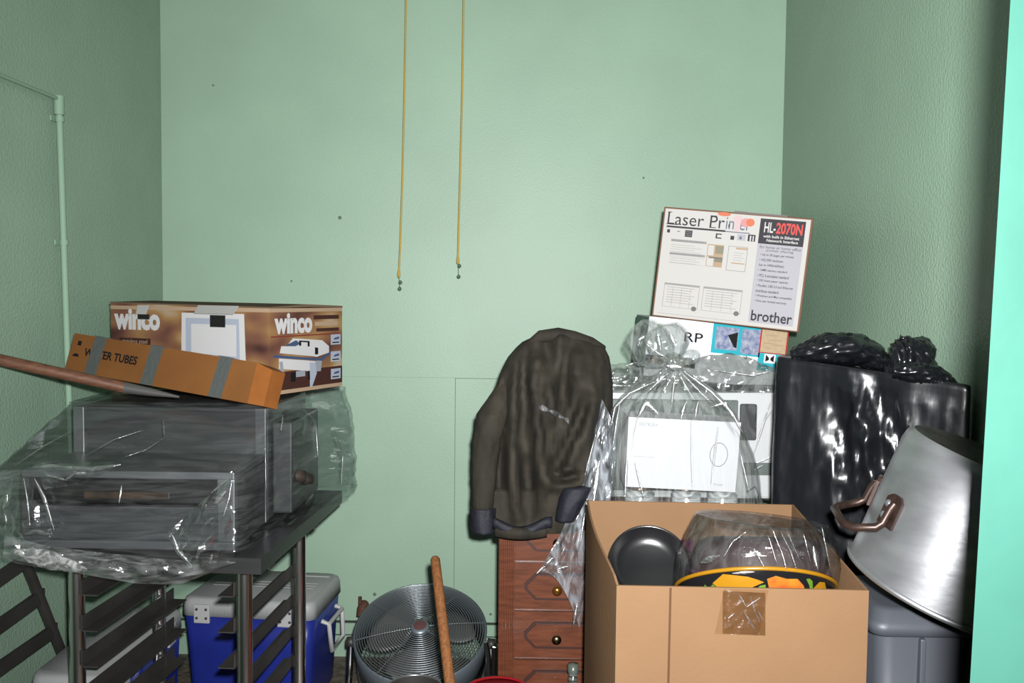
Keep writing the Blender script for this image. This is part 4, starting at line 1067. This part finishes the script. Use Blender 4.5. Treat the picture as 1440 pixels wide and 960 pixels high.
# film skirt that spills over the dresser front on the left
def skirt(u, v):
    lft = [(846, 560), (834, 610), (822, 660), (806, 710), (786, 755), (764, 792), (750, 812)]
    rgt = [(866, 600), (866, 640), (862, 680), (856, 720), (840, 770), (826, 830), (815, 885)]
    t = v * 6; k = min(int(t), 5); f = t - k
    lx_, ly_ = [lft[k][q] + (lft[k + 1][q] - lft[k][q]) * f for q in range(2)]; rx_, ry_ = [rgt[k][q] + (rgt[k + 1][q] - rgt[k][q]) * f for q in range(2)]
    x, y = lx_ + (rx_ - lx_) * u, ly_ + (ry_ - ly_) * u
    if v > .8: y -= (v - .8) / .2 * 34 * math.sin(math.pi * u) ** .8
    d = SD + .04 - .06 * v - .02 * math.sin(math.pi * u) + .022 * crumple((u * 2.4, v * 2.2, 8)) + .002 * crumple((u * 7, v * 4, 3))
    return at(x, y, min(d, CF - .055 if v > .4 else d))
filmS = film('bag_skirt_film', tint=(0.80, 0.82, 0.83), gloss=0.07, rough=0.12, haze=0.2, hcol=(.42, .46, .5), streak=(6, 6, 2), bump=0.05, bscale=8)
film_flap('film_skirt', skirt, 40, 70, filmS, bgC)
for w_, *pts in ((4, (858, 602), (865, 572), (885, 553), (922, 536)), (5, (962, 522), (1000, 550), (1030, 580), (1042, 604)), (3, (1042, 640), (1054, 692)), (3, (948, 524), (930, 556)), (4, (950, 526), (944, 572)), (3, (955, 526), (976, 562)), (3, (958, 524), (1000, 566)),
                 (3, (940, 524), (905, 556)), (2.5, (972, 590), (974, 690)), (5, (882, 640), (879, 697)), (3, (893, 650), (906, 702)), (4, (872, 565), (862, 625)), (9, (897, 586), (910, 566), (926, 582)), (7, (958, 588), (965, 564)), (6, (978, 586), (982, 564)), (5, (1000, 572), (1020, 566), (1032, 588)), (3, (1010, 600), (1000, 680))):
    crease(bgC, pts, lambda x, y: SD - .075, w_)
for w_, *pts in ((7, (925, 466), (929, 492)), (8, (943, 468), (950, 486)), (4, (903, 470), (897, 486)), (3, (910, 484), (925, 496), (938, 503)), (10, (938, 514), (958, 516))):
    crease(bgC, pts, SD - .01, w_)
for w_, *pts in ((4, (826, 700), (816, 762)), (9, (843, 648), (835, 704)), (6, (812, 848), (806, 882)), (6, (768, 793), (778, 784)), (6, (754, 807), (766, 796)), (5, (783, 800), (800, 796)), (3, (838, 610), (822, 670))):
    crease(bgC, pts, CF - .10, w_)
for w_, *pts in ((9, (842, 541), (852, 530), (864, 524)), (3, (1062, 652), (1088, 640)), (3, (1058, 662), (1075, 653)), (3, (1085, 560), (1060, 640)), (2, (1070, 600), (1090, 570)), (3, (880, 514), (897, 509)), (3, (1000, 520), (1060, 528), (1088, 520))):
    crease(bgB, pts, AD - .05, w_)

# ================================================================ BIG CARDBOARD BOX
kraft = mat('brown_cardboard', (0.225, 0.13, 0.068), 0.8, var=0.06, vscale=5, bump=0.06, bscale=90)
kraft_s = mat('cardboard_crease', (0.10, 0.052, 0.026), 0.8)
B0, B1 = 1.77, 2.28
fl_ = at(867, 823, B0); fr_ = at(1222, 830, B0); bl_ = at(825, 703, B1); br_ = at(1080, 712, B1)
bx = thing('big_cardboard_box', 'big open brown cardboard box holding a wrapped bowl and a black pan', 'box', ((fl_.x + fr_.x) / 2, (B0 + B1) / 2, 0))
th = .005
X0, X1 = fl_.x, fr_.x + .0
XB0, XB1 = bl_.x, X1
zf = (fl_.z + fr_.z) / 2; zb_ = bl_.z
MB().hexa([(X0, B0, 0), (X1, B0, 0), (X1, B0 + th, 0), (X0, B0 + th, 0), (X0, B0, fl_.z), (X1, B0, fr_.z), (X1, B0 + th, fr_.z), (X0, B0 + th, fl_.z)]).build('front_side', kraft, bx)
MB().hexa([(XB0, B1 - th, 0), (XB1, B1 - th, 0), (XB1, B1, 0), (XB0, B1, 0), (XB0, B1 - th, zb_), (XB1, B1 - th, zb_ - .004), (XB1, B1, zb_ - .004), (XB0, B1, zb_)]).build('back_side', kraft, bx)
def wall_strip(xa, xb, ya, yb, topf, name, dx):
    n = 18; g = MB(); vs_ = []
    for i in range(n + 1):
        t_ = i / n; x = xa + (xb - xa) * t_; y = ya + (yb - ya) * t_; z = topf(t_)
        bow = dx * math.sin(math.pi * t_)
        vs_ += [(x, y, 0), (x + bow, y, z), (x + th + bow, y, z), (x + th, y, 0)]
    fs_ = []
    for i in range(n):
        k = i * 4
        for j in range(4): fs_.append((k + j, k + 4 + j, k + 4 + (j + 1) % 4, k + (j + 1) % 4))
    g.add(vs_, fs_).build(name, kraft, bx)
wall_strip(X0, XB0, B0 + th, B1 - th, lambda t: fl_.z + (zb_ - fl_.z) * t ** .55 - .0 * math.sin(math.pi * t), 'left_side', -.012)
wall_strip(X1 - th, XB1 - th, B0 + th, B1 - th, lambda t: fr_.z + (zb_ - .004 - fr_.z) * t, 'right_side', .0)
MB().box((X0 + .006, B0 + .006, .0), (X1 - .006, B1 - .006, .008)).build('bottom', kraft, bx)
c0 = at(943, 826, B0); c1 = at(937, 985, B0)
MB().hexa([(c1.x - .0028, B0 - .0008, 0), (c1.x + .0028, B0 - .0008, 0), (c1.x + .0028, B0, 0), (c1.x - .0028, B0, 0), (c0.x - .0022, B0 - .0008, c0.z), (c0.x + .0022, B0 - .0008, c0.z), (c0.x + .0022, B0, c0.z), (c0.x - .0022, B0, c0.z)]).build('crease', kraft_s, bx)
MB().box((X0, B0 - .0008, 0), (X0 + .003, B0, fl_.z)).build('crease', mat('cardboard_edge_pale', (.2, .13, .075), .8), bx)
tape_b = mat('brown_tape', (0.115, 0.055, 0.02), 0.3, var=.2, vscale=20)
def tape_patch(u, v):
    p = at(1016 + 60 * u, 830 + 60 * v + 3 * u, B0)
    return Vector((p.x, B0 - .0015 - .0015 * abs(crumple((u * 4, v * 4, 1))), p.z))
film_flap('tape', tape_patch, 16, 16, tape_b, bx)
clr_t = film('clear_tape', tint=(.93, .9, .85), gloss=.012, rough=.06, haze=.002, bump=.3, bscale=18)
def tape_clear(u, v):
    p = at(1018 + 62 * u - 14 * v, 826 + 64 * v + 2 * u, B0)
    return Vector((p.x, B0 - .004 - .005 * abs(crumple((u * 5, v * 3, 7))), p.z))
film_flap('clear_tape', tape_clear, 24, 24, clr_t, bx)

for w_, *pts in ((3, (1040, 836), (1049, 852)), (2.5, (1045, 858), (1054, 872), (1063, 888)), (2.5, (1069, 840), (1050, 853)), (2.5, (1024, 869), (1033, 862)), (2, (1055, 838), (1062, 860), (1070, 878)), (2, (1066, 858), (1074, 874))):
    crease(bx, pts, B0 - .004, w_, .003)
# filler the contents stand on: folded brown paper deep in the box
pk = mat('magenta_paper', (0.16, 0.012, 0.08), 0.5)
zin = .745
MBf = MB().box((X0 + .02, B0 + .03, .009), (X1 - .02, B1 - .03, zin))
t = tag(MBf.build('inner_carton', mat('plum_carton', (.06, .025, .04), .5)), 'plum coloured carton deep inside the big cardboard box', 'box')

# black pan
pan_m = mat('black_nonstick', (0.010, 0.010, 0.011), 0.28, spec=0.6)
pcn = at(913, 790, 2.10); 
pn = thing('black_pan', 'black nonstick pan tipped on its side inside the big cardboard box', 'pan', tuple(pcn))
PNM = Matrix.Translation(pcn) @ Matrix.Rotation(R(-4), 4, 'Y') @ Matrix.Rotation(R(47), 4, 'X')
MB().lathe([(0, -.036), (.06, -.035), (.082, -.026), (.092, 0), (.096, .004), (.097, .001), (.094, -.006), (.086, -.031), (.062, -.040), (0, -.041)], None, 64, PNM).build('bowl', pan_m, pn)
MB().tube([PNM @ Vector((-.05, -.085, -.004)), PNM @ Vector((-.06, -.14, -.002)), PNM @ Vector((-.07, -.19, .004))], [.011, .012, .010], n=12).build('handle', pan_m, pn)
pkc = at(957, 757, 2.1)
t = tag(MB().hexa([at(947, 775, 2.16), at(975, 775, 2.16), at(975, 775, 2.20), at(947, 775, 2.20), at(950, 760, 2.16), at(974, 757, 2.16), at(974, 757, 2.2), at(950, 760, 2.2)]).build('magenta_packet', pk), 'magenta packet peeking between black pan and wrapped bowl', 'packet')

# wrapped bowl with painted peppers
bc = at(1061, 826, 1.95); br = .172
bw = thing('pepper_bowl', 'black bowl painted with yellow and red peppers, yellow rim, inside the cardboard box', 'bowl', tuple(bc))
TILT = R(-31)
BM = Matrix.Translation(bc) @ Matrix.Rotation(R(2.0), 4, 'Y') @ Matrix.Rotation(TILT, 4, 'X')
bowl_m = mat('black_glaze', (0.010, 0.010, 0.011), 0.12); yel = mat('yellow_glaze', (0.34, 0.16, 0.008), 0.3); redg = mat('red_glaze', (0.42, 0.045, 0.015), 0.25, var=.7, vscale=25, col2=(.42, .2, .02)); grn = mat('green_glaze', (0.10, 0.20, 0.02), 0.3)
rb_ = lambda z: br - .075 * ((-z) / .09) ** 1.5 if z < 0 else br
MB().lathe([(rb_(z), z) for z in (0, -.012, -.024, -.036, -.05, -.065, -.08, -.088)] + [(.08, -.093), (0, -.094)], None, 72, BM).lathe([(br - .006, 0), (br - .022, -.03), (br - .07, -.075), (0, -.085)], None, 72, BM).build('shell', bowl_m, bw)
MB().tube([BM @ Vector((br * math.cos(2 * math.pi * i / 80), br * math.sin(2 * math.pi * i / 80), .0)) for i in range(80)], .0044, n=10, closed=True).build('rim', yel, bw)
def painted(pts, m, name, lift=.0016):
    """polygon painted on the outer wall: (angle deg, z) outline, filled as a fan"""
    ca = sum(p[0] for p in pts) / len(pts); cz = sum(p[1] for p in pts) / len(pts)
    g = MB(); V = []
    def on(a, z): r = rb_(z) + lift; return BM @ Vector((r * math.cos(R(a)), r * math.sin(R(a)), z))
    n = len(pts); V.append(on(ca, cz))
    for s in (.5, 1.0):
        for a, z in pts: V.append(on(ca + (a - ca) * s, cz + (z - cz) * s))
    F = [(0, 1 + k, 1 + (k + 1) % n) for k in range(n)] + [(1 + k, 1 + n + k, 1 + n + (k + 1) % n, 1 + (k + 1) % n) for k in range(n)]
    g.add(V, F, None, True).build(name, m, bw)
painted([(-136, -.022), (-126, -.008), (-118, -.012), (-109, -.016), (-102, -.022), (-98, -.026), (-106, -.034), (-114, -.046), (-126, -.055), (-134, -.05), (-132, -.035)], yel, 'painted_pepper')
painted([(-96, -.020), (-90, -.014), (-82, -.018), (-74, -.016), (-68, -.026), (-60, -.045), (-66, -.06), (-80, -.065), (-92, -.06), (-94, -.04)], redg, 'painted_pepper')
painted([(-60, -.035), (-54, -.014), (-48, -.012), (-42, -.024), (-36, -.045), (-44, -.065), (-54, -.062), (-58, -.05)], yel, 'painted_pepper')
painted([(-154, -.030), (-150, -.022), (-147, -.03), (-143, -.022), (-141, -.03), (-136, -.024), (-133, -.036), (-140, -.048), (-150, -.045)], grn, 'painted_leaf')
painted([(-105, -.040), (-101, -.032), (-97, -.03), (-97, -.036), (-102, -.040), (-104, -.05)], grn, 'painted_stem')
painted([(-64, -.012), (-61, -.016), (-58, -.030), (-60, -.034), (-63, -.024), (-67, -.014)], grn, 'painted_stem')
# the wrapped contents: a clear stiff drum of film above the rim
filmD = film('shrink_film', tint=(0.80, 0.80, 0.80), gloss=0.07, rough=0.09, haze=0.012, streak=(7, 7, 2.5), bump=0.15, bscale=7)
top_c = at(1070, 733, 1.98); TR = .146
TMx = Matrix.Translation(top_c) @ Matrix.Rotation(R(4.0), 4, 'Y') @ Matrix.Rotation(R(-7), 4, 'X')
rings = []
N_ = 120
for j in range(29):
    t_ = j / 28
    ring = []
    for k in range(N_):
        a = 2 * math.pi * k / N_
        p0 = BM @ Vector(((br + .004) * math.cos(a), (br + .004) * math.sin(a), .004)); p1 = TMx @ Vector((TR * math.cos(a), TR * math.sin(a), 0))
        bulge = math.sin(math.pi * t_) * .012
        o_ = Vector((math.cos(a), math.sin(a), 0)) * (bulge + .005 * crumple((a * 5 + 3 * t_, t_ * 1.2, 3)) * math.sin(math.pi * t_) + .003 * crumple((a * 14 + 5 * t_, t_ * 2, 1)))
        ring.append(p0 * (1 - t_) + p1 * t_ + o_)
    rings.append(ring)
for s in (.985, .94, .7, .35, .05):
    rings.append([TMx @ Vector((TR * s * math.cos(2 * math.pi * k / N_), TR * s * math.sin(2 * math.pi * k / N_), .006 if s > .9 else -.004 + .004 * crumple((s * 3 * math.cos(2 * math.pi * k / N_), s * 3 * math.sin(2 * math.pi * k / N_), 0)))) for k in range(N_)])
wrp = thing('bowl_wrap', 'clear shrink film drum standing over the rim of the painted bowl', 'wrap', tuple(bc))
MB().loft(rings).build('film', filmD, wrp)
def wrap_d(x, y):
    hw = 97 + 18 * (y - 733) / 90.0
    return 1.965 - (hw / F_PX * 1.97 + .012) * math.sqrt(max(.02, 1 - ((x - 1066) / (hw + 6)) ** 2))
for w_, *pts in ((2.2, (1098, 748), (1112, 775), (1121, 803)), (2.2, (1086, 744), (1100, 778), (1107, 803)), (2, (1108, 750), (1126, 790)), (1.8, (1018, 782), (1030, 762), (1052, 745)), (8, (1144, 768), (1150, 800)), (2.5, (1156, 742), (1168, 800)), (9, (985, 791), (1012, 781)), (2, (1080, 752), (1092, 790)), (1.8, (1060, 770), (1075, 798)), (6, (1030, 806), (1060, 804)), (2, (1130, 750), (1140, 790))):
    crease(wrp, pts, wrap_d, w_, .004)
inm = mat('dark_basket', (0.05, 0.03, 0.03), 0.6, var=.5, vscale=14)
t = thing('nested_bowl', 'dark brown bowl nested upside down under the clear film', 'bowl', tuple(bc))
IM = Matrix.Translation(bc * .45 + top_c * .55) @ Matrix.Rotation(R(-14), 4, 'X')
MB().lathe([(.150, -.045), (.148, -.03), (.142, .0), (.130, .022), (.10, .030), (0, .032)], None, 64, IM).build('shell', inm, t)
MB().tube([IM @ Vector((.151 * math.cos(2 * math.pi * i / 64), .151 * math.sin(2 * math.pi * i / 64), -.045)) for i in range(64)], .004, n=8, closed=True).build('rim', mat('purple_rim', (.12, .03, .10), .4), t)

# ================================================================ RIGHT: BLACK BAG, TOTE, POT
blk = mat('black_bin_bag', (0.007, 0.008, 0.010), 0.27, spec=0.45, bump=0.14, bscale=7, stretch=(3, 3, 1.2))
G0, G1 = 2.36, 2.70
gx0 = at(1090, 600, G0).x; gx1 = RIGHT - .02
gz0 = at(1100, 503, G0).z; gz1 = at(1380, 545, 2.07).z
GQ = [(gx0, G0, 0), (gx1, 2.065, 0), (gx1, 2.66, 0), (gx0 + .115, 2.68, 0)]
bb_ = thing('black_bin_bag', 'glossy black bin bag with two knotted ears, in the right corner', 'bin bag', ((gx0 + gx1) / 2, (G0 + G1) / 2, 0))
rings = []
NZ = 110
def zt_at(x): return gz0 + (gz1 - gz0) * (x - gx0) / (gx1 - gx0)
for i in range(NZ + 1):
    t = i / NZ
    flat = roundrect(0, 0, 1, 1, .05, 0, 64)
    ring = warp_quad(flat, 0, 0, 1, 1, GQ)
    nf = Vector((-(GQ[0][1] - GQ[1][1]), -(GQ[1][0] - GQ[0][0]), 0)).normalized()
    out = []
    for p, f_ in zip(ring, flat):
        z = .005 + (zt_at(p.x) - .005) * t
        q_ = Vector((p.x - .02 * (1 - t) * (1 - f_.x) * (1 if z > .9 else 0), p.y, z))
        s_ = f_.x
        amp = .006 + .07 * math.exp(-((s_ - .50) / .17) ** 2) * math.exp(-((z - 1.20) / .16) ** 2)
        wv = amp * crumple((s_ * 3.2 + z * 2.0, 1, z * 3.0 - s_ * 1.5)) + .25 * amp * crumple((s_ * 9, 3, z * 9)) + .004 * crumple((s_ * 5, 7, z * 1.1))
        fw = max(0, 1 - f_.y / .12) * (1 if t < .97 else .4)
        q_ += nf * (wv + .002) * fw
        if f_.x < .1: q_.x -= .006 * crumple((p.y * 9, z * 2, 1))
        q_.x = min(q_.x, RIGHT - .006)
        out.append(q_)
    rings.append(out)
last = rings[NZ]; c = sum(last, Vector()) / len(last)
for s in (.985, .95, .85, .6, .3, .05):
    rings.append([Vector((c.x + (p.x - c.x) * s, c.y + (p.y - c.y) * s, zt_at(c.x + (p.x - c.x) * s) + (.004 if s > .9 else .012 * crumple((p.x * s * 9, p.y * s * 9, 5))))) for p in last])
MB().loft(rings, cap0=True).build('bag', blk, bb_)
def bag_lump(pts, half, d, name, seed, bulge=.04):
    """lumpy twisted ear along a pixel path"""
    n = 34; nr = 40; rg = []
    for j in range(n + 1):
        t = j / n * (len(pts) - 1); k = min(int(t), len(pts) - 2); f = t - k
        x, y, h = [pts[k][q] + (pts[k + 1][q] - pts[k][q]) * f for q in range(3)]
        ring = []
        a0_, b0_ = pts[k], pts[k + 1]; nx, ny = (b0_[1] - a0_[1]), -(b0_[0] - a0_[0]); L = max(1e-6, math.hypot(nx, ny)); nx /= L; ny /= L
        for i in range(nr):
            a = 2 * math.pi * i / nr
            s = 1 + .4 * crumple((math.cos(a) * 1.8 + seed, math.sin(a) * 1.8, t * 1.6)) + .10 * crumple((math.cos(a) * 5, math.sin(a) * 5 + seed, t * 5))
            ring.append(at(x + nx * h * math.cos(a) * s, y + ny * h * math.cos(a) * s, d + bulge * h / half * math.sin(a) * s))
        rg.append(ring)
    MB().loft(rg, cap0=True, cap1=True).build(name, blk, bb_)
bag_lump([(1112, 500, 8), (1140, 494, 17), (1170, 490, 22), (1205, 492, 22), (1228, 500, 18), (1243, 512, 12), (1256, 520, 8)], 17, 2.36, 'crumpled_top', 1.0, .06)
bag_lump([(1248, 530, 10), (1260, 520, 20), (1276, 508, 31), (1290, 496, 31), (1298, 484, 20), (1302, 474, 5)], 22, 2.22, 'tied_ear', 3.0, .045)
bag_lump([(1256, 520, 10), (1290, 524, 14), (1312, 526, 14), (1332, 534, 9), (1345, 542, 4)], 16, 2.14, 'bag_fold', 5.0, .05)

# grey tote
tote = mat('grey_plastic_tote', (0.06, 0.066, 0.078), 0.5)
t1 = at(1222, 862, 1.76)
tx0, tx1, ty0, ty1, tz = .715, RIGHT - .012, 1.78, 2.04, .925
tt = thing('grey_tote', 'tall grey plastic tote with a rimmed lid beside the big cardboard box', 'tote', ((tx0 + tx1) / 2, 2.0, 0))
def rr_(x0, x1, y0, y1, z): return roundrect(x0, y0, x1, y1, .03, z, 6)
MB().loft([rr_(tx0 + .05, tx1 - .05, ty0 + .05, ty1 - .05, 0), rr_(tx0 + .045, tx1 - .045, ty0 + .045, ty1 - .045, .01), rr_(tx0 + .02, tx1 - .02, ty0 + .02, ty1 - .02, tz - .055)], cap0=True, cap1=True).build('body', tote, tt)
MB().loft([rr_(tx0 + .016, tx1 - .016, ty0 + .016, ty1 - .016, tz - .057), rr_(tx0 + .002, tx1 - .002, ty0 + .002, ty1 - .002, tz - .052), rr_(tx0, tx1, ty0, ty1, tz - .03), rr_(tx0 + .006, tx1 - .006, ty0 + .006, ty1 - .006, tz - .026), rr_(tx0 + .012, tx1 - .012, ty0 + .012, ty1 - .012, tz - .004), rr_(tx0 + .03, tx1 - .03, ty0 + .03, ty1 - .03, tz)], cap0=True, cap1=True).build('lid', tote, tt)
for x in (tx0 + .10, tx0 + .2): MB().box((x, ty0 + .008, .2), (x + .012, ty0 + .03, tz - .06), None, None, .003).build('body_rib', tote, tt)

# aluminium stock pot, upside down and tilted
alu = mat('worn_aluminium', (0.62, 0.63, 0.66), 0.36, 0.9, var=0.28, vscale=6, bump=0.04, bscale=20, stretch=(1, 1, 3))
alu_d = mat('burnt_aluminium', (0.12, 0.11, 0.10), 0.5, 0.6, var=0.6, vscale=14, col2=(.03, .026, .022))
hnd = mat('rusty_dark_iron', (0.05, 0.028, 0.022), 0.4, 0.5, var=0.5, vscale=40)
lb_ = at(1201, 788, 1.74); ang = R(18.5)
ax = Vector((math.sin(ang), .0, math.cos(ang))); rx = Vector((math.cos(ang), 0, -math.sin(ang)))
PR, PHt = .172, .285
pcen = lb_ + rx * PR
SM = Matrix.Translation(pcen) @ Matrix.Rotation(ang, 4, 'Y') @ Matrix.Rotation(R(8), 4, 'X')
pt = thing('stock_pot', 'large dented aluminium stock pot upside down and tilted on the grey tote', 'pot', tuple(pcen))
PT = PR * .985
MB().lathe([(PR - .006, 0.002), (PR - .004, 0), (PR, 0), (PR, .01), (PT, PHt - .03), (PT - .004, PHt - .012), (PT - .014, PHt - .002)], None, 96, SM).lathe([(PR - .006, .002), (PR - .006, PHt - .03), (0, PHt - .02)], None, 64, SM).build('wall', alu, pt)
MB().lathe([(PT - .014, PHt - .002), (PT - .03, PHt), (PT - .05, PHt - .003), (.06, PHt - .005), (0, PHt - .005)], None, 96, SM).build('burnt_base', alu_d, pt)
MB().tube([SM @ Vector((PR * math.cos(2 * math.pi * i / 96), PR * math.sin(2 * math.pi * i / 96), .002)) for i in range(96)], .006, n=10, closed=True).build('rim', alu, pt)
# handle on the left front: two brackets and a loop
def cyl(a, z, off): return SM @ Vector(((PR + off) * math.cos(R(a)), (PR + off) * math.sin(R(a)), z))
ha1, ha2 = -163, -208
za_ = .105
h_o = MB().tube([cyl(ha1, za_ + .042, .006), cyl(ha1, za_ + .03, .010), cyl(ha1, za_, .012), cyl(ha1 - .5, za_ - .012, .022), cyl(ha1 - 6, za_ - .030, .050), cyl(ha1 - 12, za_ - .034, .060), cyl(ha2 + 12, za_ - .034, .060), cyl(ha2 + 6, za_ - .030, .050), cyl(ha2 + .5, za_ - .012, .022), cyl(ha2, za_, .012), cyl(ha2, za_ + .03, .010), cyl(ha2, za_ + .042, .006)], .0078, n=12).build('handle', hnd, pt)
for a in (ha1, ha2):
    def pp_(da, z, o): return cyl(a + da, z, o)
    g = MB(); V = []
    for z in (za_ - .006, za_ + .02, za_ + .048, za_ + .058):
        wd = 5.2 if z < za_ + .05 else 2.5
        V += [pp_(-wd * 1.7, z, .006), pp_(wd, z, .006), pp_(wd, z, .0), pp_(-wd * 1.7, z, .0)]
    F = []
    for i in range(3):
        k = i * 4
        F += [(k, k + 1, k + 5, k + 4), (k + 1, k + 2, k + 6, k + 5), (k + 3, k, k + 4, k + 7)]
    F += [(3, 2, 1, 0), (12, 13, 14, 15)]
    br_o = g.add(V, F).build('bracket', hnd, h_o)
    for z in (za_ + .012, za_ + .036):
        c = pp_(-5.0, z, .006); nrm = (cyl(a - 2.5, z, 1) - cyl(a - 2.5, z, 0)).normalized()
        M = Matrix.Translation(c) @ nrm.to_track_quat('Z', 'Y').to_matrix().to_4x4()
        MB().lathe([(.0078, 0), (.007, .003), (.004, .005), (0, .0055)], None, 14, M).build('rivet', sh2, h_o)
